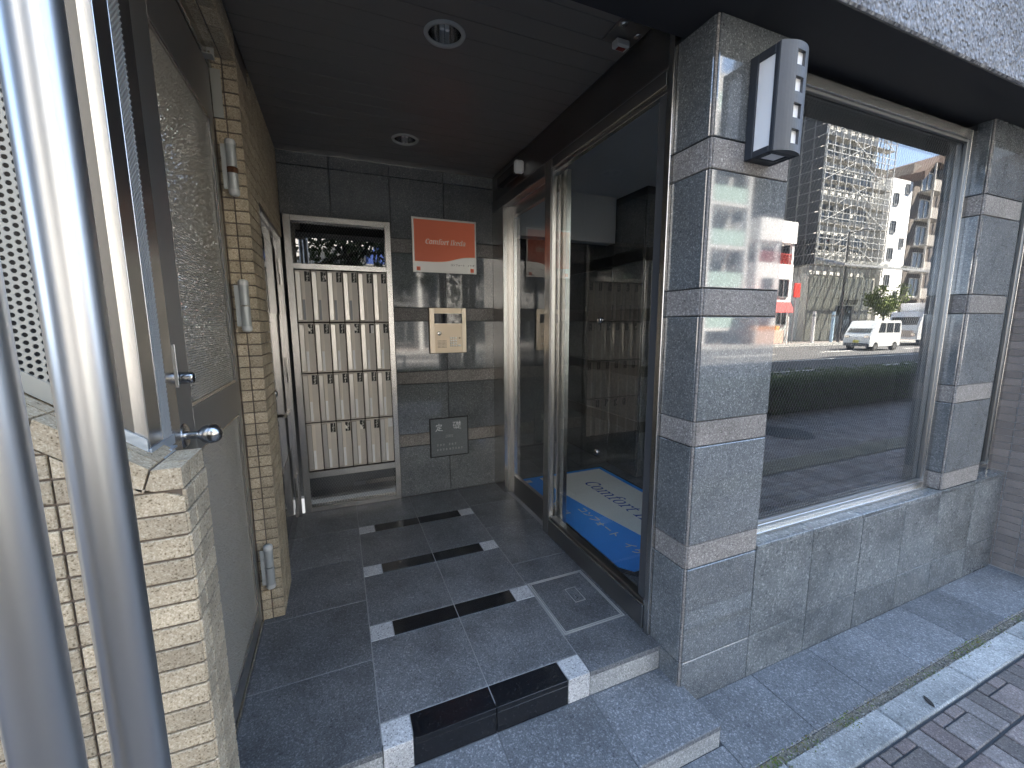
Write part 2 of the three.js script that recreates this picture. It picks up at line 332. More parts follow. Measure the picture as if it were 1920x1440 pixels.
// ------------------------------------------------------------------ the stone wall at the back
const courses = [[0, .415, 0], [.415, .515, 1], [.515, .918, 0], [.918, 1.016, 1], [1.016, 1.41, 0], [1.41, 1.51, 1], [1.51, 1.915, 0], [1.915, 2.018, 1], [2.018, 2.405, 0]];
{
  const w = thing('stone_wall', 'polished dark granite wall with rough pinkish bands at the back of the entrance', 'wall', [.45, 0, 3.3]);
  part(w, 'wall_core', [bx(-.5, 1.32, 2.125, 2.7, 3.312, 3.6, 0), bx(.403, 1.32, -.1, 2.125, 3.312, 3.6, 0)], groutMat);
  const P = (x0, x1, y0, y1, band) => part(w, band ? 'rough_band' : 'stone_panel', bx(x0 + .002, x1 - .002, y0 + .002, y1 - .002, band ? 3.2915 : 3.29, 3.313, .0025), pick(band ? bandMats : panelMats));
  for (const [y0, y1, b] of courses.slice(0, 8)) { P(.402, .808, y0, y1, b); P(.808, 1.21, y0, y1, b); }
  for (const [y0, y1] of [[2.018, 2.445], [2.445, 2.528]]) { P(.408, .808, y0, y1); P(.808, 1.21, y0, y1); }
  for (const [y0, y1] of [[2.124, 2.445], [2.445, 2.528]]) { P(-.31, .008, y0, y1); P(.008, .408, y0, y1); }
  part(w, 'metal_trim', bx(-.31, 1.21, 2.522, 2.529, 3.276, 3.2895, 0), steel);
}

// ------------------------------------------------------------------ ceiling and beam
{
  const c = setting('ceiling', [.45, 2.53, 2.3]);
  part(c, 'ceiling_void', bx(-.5, 6.2, 2.66, 2.75, 1.29, 4.4, 0), black);
  for (let i = 0; i < 20; i++) {
    const a = 1.292 + i * .1, b = a + .0976, hole = [[.465, 1.80], [.462, 2.835]].find(([, d]) => a < d + .072 && b > d - .072);
    if (!hole) { part(c, 'ceiling_board', bx(-.31, 1.21, 2.53, 2.544, a, b, .0012), ceilMat); continue; }
    const [hx, hd] = hole, R = .072, list = [bx(-.31, hx - R, 2.53, 2.544, a, b, 0), bx(hx + R, 1.21, 2.53, 2.544, a, b, 0)];
    for (let k = 0; k < 30; k++) { const u = -R + k * R / 15, v = u + R / 15, h = Math.sqrt(Math.max(0, R * R - Math.min(Math.abs(u), Math.abs(v)) ** 2)); for (const [p, q] of [[a, Math.min(b, hd - h)], [Math.max(a, hd + h), b]]) if (q - p > .0005) list.push(bx(hx + u, hx + v, 2.53, 2.544, p, q, 0)); }
    part(c, 'ceiling_board', list, ceilMat);
  }
  part(c, 'lobby_ceiling_board', bx(1.26, 6, 2.515, 2.544, 1.3, 4.25, .001), S({ color: lin(.55, .55, .54), roughness: .7 }));
}
{
  const b = thing('facade_beam', 'pale sprayed stucco beam with black underside above the window', 'beam', [2, 2.4, .96]);
  part(b, 'stucco_face', bx(-3, 8, 2.402, 4.2, .96, .985, .006), S({ color: lin(.8, .8, .82), map: gSpray, roughness: .95, bumpMap: bSpray, bumpScale: .016 }));
  part(b, 'black_soffit', bx(-3, 8, 2.398, 2.56, .968, 1.291, .002), soffitMat);
}

// ------------------------------------------------------------------ granite pillars and the low wall under the window
function pillar(name, label, x0, x1, sideEnd, from, shift) {
  const p = thing(name, label, 'pillar', [x0, -.2, 1.14], 'granite pillars beside the window');
  part(p, 'pillar_core', bx(x0 + .012, x1 + .01, from, 2.42, 1.152, 1.42, 0), groutDark);
  const rows = [[-.215, 0, 0], ...courses].map(([a, b, k]) => [a < .1 ? a : a + shift, b < .1 ? b : Math.min(2.4, b + shift), k]).filter(([a, b]) => b > from + .01).map(([a, b, k]) => [Math.max(a, from), b, k]);
  for (const [a, b, band] of rows) {
    const m = () => pick(band ? bandMats : pillarMats), n = band ? 'rough_band' : 'stone_panel', o = band ? .0015 : 0;
    part(p, n, bx(x0 + .013, x1 - .0015, a + .002, b - .002, 1.14 + o, 1.156, .0025), m());
    part(p, n, bx(x0 + o, x0 + .016, Math.max(a, from) + .002, b - .002, 1.153, sideEnd, .0025), m());
    part(p, 'corner_bead', bx(x0 + .0035, x0 + .0125, a + .001, b - .001, 1.1435, 1.1525, .003), bandMats[1]);
  }
  return p;
}
pillar('granite_pillar', 'dark granite pillar carrying the wall lamp, between glass entrance and big window', 1.215, 1.615, 1.318, -.215, 0);
pillar('granite_pillar', 'dark granite pillar at the far right end of the big window', 3.115, 3.53, 1.21, .437, .022);
{
  const w = thing('low_wall', 'low wall of grey granite slabs with a stone sill under the big window', 'wall', [2.7, -.2, 1.14]);
  part(w, 'wall_core', [bx(1.63, 3.9, -.4, .412, 1.158, 1.42, 0)], groutDark);
  const X = [1.616, 2.004, 2.394, 2.771, 3.128, 3.53, 3.884];
  for (let i = 0; i < 6; i++) for (const [a, b] of [[-.215, 0], [0, .412]]) part(w, 'stone_slab', bx(X[i] + .0026, X[i + 1] - .0026, a + .0018, b - .0018, 1.14 + rnd(0, .0008), 1.16, .002), pick(lowPanelMats));
  const Y = [1.617, 1.99, 2.37, 2.74, 3.0, 3.113]; for (let i = 0; i < 5; i++) part(w, 'sill_slab', bx(Y[i] + .001, Y[i + 1] - .001, .413, .4355, 1.136, 1.26, .003), pick(lowPanelMats));
  part(w, 'sill_slab', bx(3.532, 3.884, .413, .4355, 1.136, 1.26, .003), lowPanelMats[1]); part(w, 'sill_slab', bx(3.117, 3.529, .413, .4345, 1.138, 1.25, .003), lowPanelMats[0]);
}
function wiredWindow(label, x0, x1, y0, y1) {
  const w = thing('wired_window', label, 'window', [(x0 + x1) / 2, y0, 1.2]);
  const f = .042;
  part(w, 'frame', [bx(x0, x0 + f, y0, y1, 1.205, 1.26), bx(x1 - f, x1, y0, y1, 1.205, 1.26), bx(x0 + f, x1 - f, y1 - f, y1, 1.206, 1.26), bx(x0 + f, x1 - f, y0, y0 + f, 1.206, 1.26)], steel);
  part(w, 'glazing_bead', [bx(x0 + f, x0 + f + .012, y0 + f, y1 - f, 1.216, 1.232), bx(x1 - f - .012, x1 - f, y0 + f, y1 - f, 1.216, 1.232), bx(x0 + f, x1 - f, y1 - f - .014, y1 - f, 1.217, 1.232), bx(x0 + f, x1 - f, y0 + f, y0 + f + .012, 1.217, 1.232)], steelDark);
  part(w, 'pane', new THREE.PlaneGeometry(x1 - x0 - 2 * f, y1 - y0 - 2 * f).translate((x0 + x1) / 2, (y0 + y1) / 2, -1.234), windowClear); part(w, 'added_mirror_pane', new THREE.PlaneGeometry(x1 - x0 - 2 * f, y1 - y0 - 2 * f).translate((x0 + x1) / 2, (y0 + y1) / 2, -1.246), windowMat);  // second pane is added only to strengthen the mirrored street
  const a = x0 + f, b = x1 - f, c = y0 + f, e = y1 - f, wires = [], h = e - c, s = h / 1.75;
  for (const dir of [1, -1]) for (let k = -s; k < b - a; k += .0195) {
    let t0 = Math.max(0, -k / s), t1 = Math.min(1, (b - a - k) / s); if (t1 - t0 < .01) continue;
    const p = (t) => V(dir > 0 ? a + k + t * s : b - k - t * s, c + t * h, 1.2331 - (dir > 0 ? 0 : .0006));
    wires.push(strip(p(t0), p(t1), dir > 0 ? .00055 : .0002, .0003));
  }
  part(w, 'wire_net', wires, wireMat);
  return w;
}
wiredWindow('large dark window of wired glass mirroring the street, above the low wall', 1.618, 3.113, .436, 2.36);
wiredWindow('narrow window with steel frame between the far pillar and the brown tiled wall', 3.532, 3.884, .436, 2.36);
part(scene.getObjectByName('wired_window'), 'sill_rail', bx(1.62, 3.111, .4365, .452, 1.19, 1.2055), steel);

// ------------------------------------------------------------------ brown tiled wall at the right
{
  const w = thing('brown_tiled_wall', 'wall of narrow brown tiles with pale joints at the right edge', 'wall', [3.9, -.2, 1.0]);
  part(w, 'wall_core', bx(3.8885, 4.6, -.4, 4.5, .84, 1.3, 0), groutPale);
  const geos = [0, 1, 2].map(() => unwrap(chamferBox(.008, .0415, .096, .0015)));
  let n = 0; const rest = [];
  for (let j = 0; j < 57; j++) for (let i = 0; i < 4; i++) {
    const d = 1.232 - .05 - i * .1, y = -.195 + .0228 + j * .0456;
    if (i < 5 && j < 57) piece(w, 'tile', pick(geos), pick(brownMats), 3.885, y, d); else rest.push(geos[0].clone().translate(3.885, y, -d));
  }
  for (let j = 0; j < 57; j++) part(w, 'tile', bx(3.8815, 4.2, -.195 + j * .0456, -.1535 + j * .0456, .832, .8395, .001), pick(brownMats));
}

// ------------------------------------------------------------------ cream tiled wall at the left: pier, wall to the back corner, lintel over the gate
const tileGeo = {};
for (const [k, w, h, l] of [['front', .0475, .045, .008], ['part', .037, .045, .008], ['side', .008, .045, .095], ['soffit', .0455, .008, .095], ['wide', .095, .045, .008], ['ret', .008, .045, .045]]) tileGeo[k] = [0, 1, 2, 3].map(() => unwrap(chamferBox(w, h, l, .0018)));
{
  const w = thing('cream_tiled_wall', 'cream tiled pier and lintel framing the far side of the steel gate', 'wall', [-.33, -.2, 2.1]);
  part(w, 'wall_core', [bx(-.9, -.3165, -.2, 2.56, 2.1065, 2.40, 0), bx(-.9, -.3165, 1.965, 2.56, 2.40, 3.31, 0), bx(-.9, -.36, -.2, 1.965, 2.40, 3.31, 0), bx(-.9, -.3165, 2.4265, 2.56, .7, 2.1065, 0)], groutBrown);
  for (let j = 0; j < 49; j++) {
    const y = .026 + j * .05;
    piece(w, 'tile', pick(tileGeo.front), pick(creamMats), -.334, y, 2.104); piece(w, 'tile', pick(tileGeo.part), pick(creamMats), -.381, y, 2.104);
    for (let i = 0; i < 3; i++) piece(w, 'tile', pick(tileGeo.side), pick(creamMats), -.314, y, 2.151 + i * .1);
  }
  for (let i = 0; i < 13; i++) for (let k = 0; k < 4; k++) piece(w, 'soffit_tile', pick(tileGeo.soffit), pick(creamMats), -.334 - k * .05, 2.4235, 2.05 - i * .1);
  const rest = [];
  for (let j = 0; j < 12; j++) for (let i = 0; i < 9; i++) rest.push(pick(tileGeo.side).clone().translate(-.314, 1.993 + j * .05, -(2.451 + i * .1)));
  for (let j = 0; j < 2; j++) for (let i = 0; i < 13; i++) rest.push(pick(tileGeo.side).clone().translate(-.3135, 2.452 + j * .05, -(2.05 - i * .1)));
  part(w, 'upper_tiles', rest, creamMats[1], 'stuff');
}
// the low wall beside the doorstep, its coping rising to the left
const wallTop = (x) => 1.096 + .75 * Math.max(0, -.361 - x);
function clip(poly, f) { const out = []; poly.forEach((p, i) => { const q = poly[(i + 1) % poly.length], a = f(p), b = f(q); if (a <= 0) out.push(p); if ((a < 0 && b > 0) || (a > 0 && b < 0)) { const t = a / (a - b); out.push([p[0] + t * (q[0] - p[0]), p[1] + t * (q[1] - p[1])]); } }); return out; }
{
  const w = thing('cream_tiled_wall', 'low cream tiled wall with sloping coping under the steel screen at the left', 'wall', [-.4, -.2, 1.1]);
  const core = prism([[-1.3, -.4], [-.3165, -.4], [-.3165, 1.090], [-.361, 1.090], [-1.3, wallTop(-1.3) - .007]], 1.0265, 1.162);
  part(w, 'wall_core', core, groutBrown);
  for (let j = -1; j < 33; j++) for (let i = 0; i < 10; i++) {
    const x1 = -.3125 - i * .1, x0 = x1 - .095, y1 = 1.0465 - j * .05 + .45, y0 = y1 - .045;
    if (y1 < -.22) continue;
    const low = i < 1 ? 1.05 : 9, poly = clip(clip([[x0, y0], [x1, y0], [x1, y1], [x0, y1]], ([x, y]) => y - (wallTop(x) - .0625)), ([x, y]) => y - (x > -.361 ? 1.0475 : 9));
    if (poly.length < 3) continue;
    const area = Math.abs(poly.reduce((s, p, k) => { const q = poly[(k + 1) % poly.length]; return s + p[0] * q[1] - q[0] * p[1]; }, 0)) / 2;
    if (area < .0002) continue;
    if (area > .00425) piece(w, 'tile', pick(tileGeo.wide), pick(creamMats), (x0 + x1) / 2, (y0 + y1) / 2, 1.0225); else part(w, 'tile', prism(poly, 1.0185, 1.027), pick(creamMats));
  }
  part(w, 'coping_tile', prism([[-.3125, 1.0515], [-.377, 1.0515], [-.3615, 1.096], [-.3125, 1.096]], 1.0185, 1.066), creamMats[2]);
  part(w, 'coping_tile', prism([[-.3125, 1.0515], [-.377, 1.0515], [-.3615, 1.096], [-.3125, 1.096]], 1.0705, 1.165), creamMats[1]);
  for (let i = 0; i < 6; i++) { const a = -.3655 - i * .08, b = a - .0765, o = .0275; for (const [d0, d1] of [[1.0185, 1.066], [1.0705, 1.165]]) part(w, 'coping_tile', prism([[a - o + .012, wallTop(a) - .047], [b - o + .012, wallTop(b) - .047], [b, wallTop(b)], [a, wallTop(a)]], d0, d1), pick(creamMats)); }
  for (let j = 0; j < 26; j++) { const y = 1.0255 - j * .05; piece(w, 'tile', pick(tileGeo.ret), pick(creamMats), -.3125, y, 1.0435); piece(w, 'tile', pick(tileGeo.side), pick(creamMats), -.3125, y, 1.118); }
}
{
  const w = thing('passage_wall', 'dark wall of the passage behind the perforated screen', 'wall', [-.9, -.2, 1.6]);
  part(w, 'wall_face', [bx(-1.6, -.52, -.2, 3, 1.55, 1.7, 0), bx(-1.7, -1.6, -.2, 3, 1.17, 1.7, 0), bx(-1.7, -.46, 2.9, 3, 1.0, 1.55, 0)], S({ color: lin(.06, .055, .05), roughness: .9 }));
}

// ------------------------------------------------------------------ the lobby behind the glass
{
  const f = setting('lobby_floor', [3, 0, 2.8]);
  part(f, 'joint_bed', bx(1.3, 6.1, -.12, -.003, 1.3, 4.3, 0), groutMat);
  for (let i = 0; i < 11; i++) for (let j = 0; j < 7; j++) part(f, 'floor_slab', bx(1.332 + i * .4, 1.73 + i * .4, -.02, 0, 1.36 + j * .4, 1.758 + j * .4, .0015), pick(floorMats));
  const w = thing('lobby_wall', 'dark inner walls of the lobby seen through the glass entrance', 'wall', [4, 0, 4.2]);
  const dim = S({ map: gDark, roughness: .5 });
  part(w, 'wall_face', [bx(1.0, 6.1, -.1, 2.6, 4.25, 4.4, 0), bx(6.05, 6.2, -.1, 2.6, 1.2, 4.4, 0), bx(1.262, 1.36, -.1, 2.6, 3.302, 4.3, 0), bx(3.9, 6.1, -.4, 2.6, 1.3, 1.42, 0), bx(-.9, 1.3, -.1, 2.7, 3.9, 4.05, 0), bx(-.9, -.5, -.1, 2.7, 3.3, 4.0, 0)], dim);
  part(w, 'soffit_panel', bx(1.37, 2.41, 2.115, 2.514, 3.30, 3.42), S({ color: lin(.42, .43, .44), roughness: .7 }));
  part(w, 'doorway_post', bx(1.365, 1.41, 0, 2.113, 3.30, 3.36), steel);
  const p = thing('lobby_pillar', 'stone pillar with dark bands standing inside the lobby', 'pillar', [2.43, 0, 2.91]);
  part(p, 'pillar_core', bx(2.442, 3.5, 0, 2.514, 2.922, 4.24, 0), groutDark);
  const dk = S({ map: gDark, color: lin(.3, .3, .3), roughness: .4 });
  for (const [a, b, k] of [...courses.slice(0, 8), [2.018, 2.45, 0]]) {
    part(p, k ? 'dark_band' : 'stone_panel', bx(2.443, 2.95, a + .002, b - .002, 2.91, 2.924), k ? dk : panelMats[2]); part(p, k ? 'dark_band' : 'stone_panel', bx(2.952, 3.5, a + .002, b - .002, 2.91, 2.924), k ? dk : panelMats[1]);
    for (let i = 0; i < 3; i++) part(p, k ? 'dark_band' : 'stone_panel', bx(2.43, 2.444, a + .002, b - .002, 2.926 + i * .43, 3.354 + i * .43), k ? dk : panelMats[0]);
  }
}

// ------------------------------------------------------------------ glass entrance
{
  const g = thing('glass_entrance', 'steel framed glass entrance front with fixed pane beside the granite pillar', 'glass entrance', [1.22, 0, 2.3]);
  part(g, 'jamb', [bx(1.2, 1.248, 0, 2.53, 1.319, 1.350, .002), bx(1.213, 1.246, 0, 2.28, 1.3505, 1.356, .001)], steel);
  part(g, 'jamb', [bx(1.206, 1.29, 0, 2.335, 3.06, 3.2885, .002), bx(1.24, 1.29, 0, 2.335, 3.045, 3.0595, .001)], steel);
  part(g, 'keyhole', lathe([[0, .004], [.005, .004], [.008, .002], [.008, 0]], V(1.206, .625, 3.2), new THREE.Vector3(-1, 0, 0), 14), black);
  part(g, 'mullion', [bx(1.206, 1.235, 0, 2.336, 2.29, 2.365, .002), bx(1.236, 1.256, 0, 2.336, 2.305, 2.35, .001), bx(1.21, 1.236, .125, 2.28, 2.279, 2.2895, .002)], steel);
  part(g, 'header', bx(1.207, 1.30, 2.337, 2.528, 1.353, 3.288, .002), steelDark);
  part(g, 'track_cover', [bx(1.204, 1.262, 2.262, 2.3355, 2.366, 3.288, .002)], steelDark);
  part(g, 'top_rail', [bx(1.21, 1.275, 2.282, 2.3355, 1.367, 2.278, .002), bx(1.222, 1.25, 2.262, 2.281, 1.367, 2.278, .002)], steel);
  part(g, 'bottom_rail', [bx(1.208, 1.27, 0.002, .112, 1.367, 2.289, .003), bx(1.216, 1.262, .113, .136, 1.367, 2.278, .004)], steelDark);
  part(g, 'bead', [bx(1.207, 1.2135, .112, .122, 1.367, 2.289, .001)], steel);
  part(g, 'pane', new THREE.PlaneGeometry(.924, 2.13).rotateY(-Math.PI / 2).translate(1.24, 1.2, -1.8165), paneMat);
  for (const y of [1.402, .71]) part(g, 'glass_stud', lathe([[0, .012], [.011, .012], [.0145, .008], [.0145, 0]], V(1.2385, y, 1.80), new THREE.Vector3(-1, 0, 0), 18), steelMirror);
  const s = thing('sliding_door', 'sliding glass door in narrow steel frame beside the back wall', 'door', [1.275, 0, 2.62]);
  part(s, 'stile', bx(1.262, 1.292, .004, 2.26, 2.20, 2.288, .002), steel); part(s, 'stile', bx(1.262, 1.292, .004, 2.26, 2.99, 3.05, .002), steel);
  part(s, 'top_rail', bx(1.262, 1.292, 2.175, 2.259, 2.289, 2.989, .002), steel); part(s, 'bottom_rail', bx(1.262, 1.292, .004, .165, 2.289, 2.989, .002), steelDark);
  part(s, 'pane', new THREE.PlaneGeometry(.71, 2.02).rotateY(-Math.PI / 2).translate(1.277, 1.17, -2.639), paneMat);
  const e = thing('door_sensor', 'long black motion sensor with white end cap above the sliding door', 'sensor', [1.2, 2.41, 2.85]);
  const body = bx(1.145, 1.2065, 2.375, 2.45, 2.70, 3.03, .012);
  part(e, 'housing', body, S({ color: lin(.03, .028, .026), roughness: .35 }));
  part(e, 'end_cap', bx(1.139, 1.2065, 2.371, 2.455, 2.665, 2.699, .012), whitePaint);
  part(e, 'lens', bx(1.142, 1.18, 2.3735, 2.385, 2.72, 3.01, .002), black);
}

// ------------------------------------------------------------------ doormat inside
{
  const m = thing('doormat', 'bright blue and pale grey doormat with lettering on the lobby floor', 'doormat', [1.83, 0, 2.48]);
  const border = prism([[1.375, -3.27], [2.3, -3.27], [2.3, -1.70], [1.45, -1.70], [1.375, -1.78]], 0, .006); border.rotateX(-Math.PI / 2);
  const flat = (pts, y0, y1) => { const s = new THREE.Shape(pts.map(([x, d]) => new THREE.Vector2(x, d))); const g = new THREE.ExtrudeGeometry(s, { depth: y1 - y0, bevelEnabled: false, curveSegments: 12 }); g.rotateX(-Math.PI / 2); g.translate(0, y0, 0); return unwrap(g, false); };
  part(m, 'rubber_border', flat([[1.375, 1.78], [1.45, 1.69], [2.3, 1.69], [2.3, 3.27], [1.375, 3.27]], .0008, .005), rubber);
  const pile = flat([[1.405, 1.80], [1.46, 1.728], [2.275, 1.728], [2.275, 3.245], [1.405, 3.245]], .0051, .012);
  const uv = pile.attributes.uv, p = pile.attributes.position;
  for (let i = 0; i < uv.count; i++) { uv.setXY(i, (3.245 + p.getZ(i)) / 1.517, (p.getX(i) - 1.405) / .87); }
  const map = canvasTex(1517, 870, (g, w, h) => {
    const X = (d) => (3.245 - d) * 1000, Y = (x) => h - (x - 1.405) * 1000;
    g.fillStyle = '#40a0ff'; g.fillRect(0, 0, w, h);
    g.fillStyle = '#f5eee0'; g.beginPath(); g.moveTo(X(3.205), Y(2.235)); g.lineTo(X(1.75), Y(2.235)); g.lineTo(X(1.75), Y(1.80)); g.quadraticCurveTo(X(2.05), Y(1.755), X(2.4), Y(1.69)); g.quadraticCurveTo(X(2.8), Y(1.62), X(3.205), Y(1.60)); g.closePath(); g.fill();
    g.fillStyle = '#123f96'; g.font = 'italic 190px serif'; g.save(); g.translate(X(2.97), Y(1.905)); g.scale(.84, .86); g.fillText('Comfort Ikeda', 0, 0); g.restore();
    g.strokeStyle = '#d8d6d0'; KANA.forEach((k, i) => k && glyph(g, k, X(2.535) + i * 78, Y(1.645), 68, 10));
    g.fillStyle = '#d8d6d0'; g.font = 'italic bold 74px sans-serif'; g.fillText('SEIWA', X(2.715), Y(1.45)); g.fillRect(X(3.195), Y(1.505), 52, 52);
    const d = g.getImageData(0, 0, w, h), o = seed; seed = 77;
    for (let i = 0; i < d.data.length; i += 4) { const n = .84 + .3 * rnd(); for (let k = 0; k < 3; k++) d.data[i + k] = Math.min(255, d.data[i + k] * n); }
    seed = o; g.putImageData(d, 0, 0);
  });
  part(m, 'pile', pile, S({ map, roughness: 1, bumpMap: bumps(256, .5, 2, 131), bumpScale: .0 }));
}

// ------------------------------------------------------------------ wall of mailboxes
{
  const c = thing('mailbox_cabinet', 'steel cabinet of twenty-four beige mailboxes with black number plates and panes', 'mailbox cabinet', [.052, 0, 3.29]);
  const x0 = -.295, x1 = .40, a = -.25, b = .36;
  part(c, 'frame', [bx(x0, a, 0, 2.12, 3.264, 3.34, .002), bx(b, x1, 0, 2.12, 3.264, 3.34, .002), bx(a, b, 2.08, 2.119, 3.2645, 3.34, .002)], steel);
  part(c, 'cross_rail', bx(a, b, 1.764, 1.802, 3.2645, 3.33, .002), steel); part(c, 'cross_rail', bx(a, b, .264, .314, 3.2645, 3.33, .002), steel); part(c, 'sill_rail', bx(a, b, .002, .042, 3.2645, 3.33, .002), steel);
  const net = (ya, yb) => { const h = yb - ya, s = h / 1.5, w = []; for (const dir of [1, -1]) for (let k = -s; k < b - a; k += .0195) { const t0 = Math.max(0, -k / s), t1 = Math.min(1, (b - a - k) / s); if (t1 - t0 < .02) continue; const q = (t) => V(dir > 0 ? a + k + t * s : b - k - t * s, ya + t * h, 3.2992 - (dir > 0 ? 0 : .0005)); w.push(strip(q(t0), q(t1), .0005, .0004)); } return w; };
  for (const [ya, yb, n] of [[1.802, 2.08, 'upper_pane'], [.042, .264, 'lower_pane']]) { part(c, n, new THREE.PlaneGeometry(b - a, yb - ya).translate((a + b) / 2, (ya + yb) / 2, -3.30), mailPane); part(c, 'wire_net', net(ya, yb), wireMat); }
  part(c, 'back_panel', bx(a, b, .318, 1.76, 3.312, 3.5, 0), S({ color: lin(.05, .04, .032), roughness: .8 }));
  part(c, 'inner_tray', [bx(a, b, .04, .10, 3.42, 3.44, .001), bx(a, b, .10, .104, 3.32, 3.44, 0)], steel);
  const numbers = [['702', '703', '801', '802', '803', '901'], ['501', '502', '601', '602', '', '701'], ['302', '303', '401', '402', '403', '501'], [null, '102', '201', '203', '202', '']];
  const torn = { '0,1': 1, '1,0': 1, '1,3': 1, '3,2': 1, '3,3': 1 };
  const atlas = canvasTex(6 * 64, 4 * 128, (g) => {
    for (let r = 0; r < 4; r++) for (let i = 0; i < 6; i++) {
      const X = i * 64, Y = r * 128, n = numbers[r][i];
      g.fillStyle = n === '' && r === 3 ? '#dcdcda' : '#15140f'; g.fillRect(X, Y, 64, 128);
      if (n === '') { g.fillStyle = '#e4e2dc'; if (r === 1) g.fillRect(X + 22, Y + 22, 42, 106); g.strokeStyle = '#9a9aa0'; g.lineWidth = 2; g.beginPath(); g.moveTo(X + 44, Y + 40); g.lineTo(X + 42, Y + 80); g.moveTo(X + 38, Y + 96); g.lineTo(X + 50, Y + 96); g.stroke(); continue; }
      if (!n) continue;
      g.fillStyle = '#e6e2d8'; g.font = 'italic bold 44px serif';
      [...n].forEach((ch, k) => g.fillText(ch, X + 22 - k * 3, Y + 38 + k * 40));
      if (torn[r + ',' + i]) { g.fillStyle = '#e9e4da'; g.beginPath(); const q = (i * 37 + r * 11) % 3; if (q === 0) { g.moveTo(X, Y + 50); g.lineTo(X + 26, Y + 78); g.lineTo(X + 40, Y + 128); g.lineTo(X, Y + 128); } else if (q === 1) { g.moveTo(X + 64, Y + 34); g.lineTo(X + 44, Y + 66); g.lineTo(X + 56, Y + 98); g.lineTo(X + 64, Y + 104); } else { g.moveTo(X, Y + 30); g.lineTo(X + 24, Y + 62); g.lineTo(X + 30, Y + 96); g.lineTo(X, Y + 90); } g.fill(); }
    }
  });
  const plateMat = S({ map: atlas, roughness: .45 }), slotGrey = S({ color: lin(.30, .315, .32), roughness: .3 }), cardMat = S({ color: lin(.86, .86, .85), roughness: .45 });
  const bodyG = unwrap(chamferBox(.0962, .352, .02, .0025)), trayG = unwrap(chamferBox(.030, .332, .004, .0018)), ridgeG = unwrap(chamferBox(.0225, .335, .004, .0012)), cardG = unwrap(chamferBox(.0165, .142, .0025, .0008)), lipG = unwrap(chamferBox(.033, .336, .002, .0008));
  for (let r = 0; r < 4; r++) for (let i = 0; i < 6; i++) {
    const cx = a + (i + .5) * .10167, cy = 1.762 - (r + .5) * .3613;
    const m = piece(c, 'mailbox', bodyG, pick(boxMats), cx, cy, 3.282 + rnd(-.0006, .0006));
    const sub = (n, g, mt, x, y, z) => { const o = new THREE.Mesh(g, mt); o.name = n; o.position.set(x, y, z); o.castShadow = o.receiveShadow = true; m.add(o); return o; };
    sub('flap_rim', lipG, rimMat, -.0305, 0, .0103);
    const flap = sub('slot_flap', trayG, flapMat, -.0305, 0, .0108);
    if (r === 1 && i === 2) flap.rotation.y = .05;
    sub('ridge', ridgeG, beigeLight, -.0015, 0, .0112);
    const top = r === 0;
    sub('name_slot', cardG, top && i < 4 ? slotGrey : top ? beigePaint : cardMat, -.0025, -.0945 + rnd(-.002, .002), .0128);
    if (numbers[r][i] !== null) {
      const pg = new THREE.BoxGeometry(.0335, .068, .0012), uv = pg.attributes.uv; for (let k = 0; k < uv.count; k++) uv.setXY(k, (i + .04 + uv.getX(k) * .92) / 6, 1 - (r + 1 - .02 - uv.getY(k) * .96) / 4);
      sub('number_plate', pg, plateMat, 
.0285 + rnd(-.0012, .0012), .136 + rnd(-.002, .002), .0108);
    }
  }
}

// ------------------------------------------------------------------ signs and intercom on the back wall
{
  const s = thing('wall_sign', 'orange and steel name sign on the stone wall above the intercom', 'sign', [.807, 1.98, 3.28]);
  part(s, 'plate', bx(.556, 1.058, 1.778, 2.179, 3.268, 3.274, .001), steelSoft);
  for (const x of [.60, .98]) for (const y of [1.83, 2.1]) part(s, 'spacer', bx(x, x + .03, y, y + .03, 3.274, 3.29, 0), black);
  const sh = new THREE.Shape(); sh.moveTo(.571, 2.165); sh.lineTo(1.046, 2.165); sh.lineTo(1.046, 1.905); sh.bezierCurveTo(.97, 1.905, .93, 1.898, .86, 1.876); sh.bezierCurveTo(.80, 1.858, .74, 1.858, .571, 1.858); sh.closePath();
  const og = new THREE.ExtrudeGeometry(sh, { depth: .0008, bevelEnabled: false, curveSegments: 16 }).translate(0, 0, -3.2678);
  const uv = og.attributes.uv, p = og.attributes.position; for (let i = 0; i < uv.count; i++) uv.setXY(i, (p.getX(i) - .556) / .502, (p.getY(i) - 1.778) / .401);
  const ink = (bg, fg, dark) => canvasTex(1004, 802, (g, w, h) => { g.fillStyle = bg; g.fillRect(0, 0, w, h); g.fillStyle = fg; g.font = 'italic 100px serif'; g.save(); g.translate(190, 378); g.scale(636 / g.measureText('Comfort Ikeda').width, 1); g.fillText('Comfort Ikeda', 0, 0); g.restore(); });
  const metal = canvasTex(1004, 802, (g, w, h) => { g.fillStyle = '#000'; g.fillRect(0, 0, w, h); g.fillStyle = '#fff'; g.font = 'italic 100px serif'; g.save(); g.translate(190, 378); g.scale(636 / g.measureText('Comfort Ikeda').width, 1); g.fillText('Comfort Ikeda', 0, 0); g.restore(); }); metal.colorSpace = THREE.NoColorSpace;
  part(s, 'orange_field', og.toNonIndexed(), PH({ map: ink('#ef7b57', '#e2dace'), metalnessMap: metal, metalness: 1, roughness: .42 }));
  for (const x of [.583, 1.007]) part(s, 'orange_square', bx(x, x + .029, 1.79, 1.819, 3.2672, 3.2679, 0), S({ color: lin(.80, .17, .085), roughness: .45 }));
  const kana = canvasTex(512, 64, (g) => { g.clearRect(0, 0, 512, 64); g.strokeStyle = '#3a3834'; KANA.forEach((k, i) => k && glyph(g, k, 6 + i * 50, 12, 42, 5)); });
  const kg = new THREE.PlaneGeometry(.2, .025).translate(.945, 1.842, -3.2676);
  part(s, 'small_lettering', kg, S({ map: kana, transparent: true, roughness: .5 }));
}
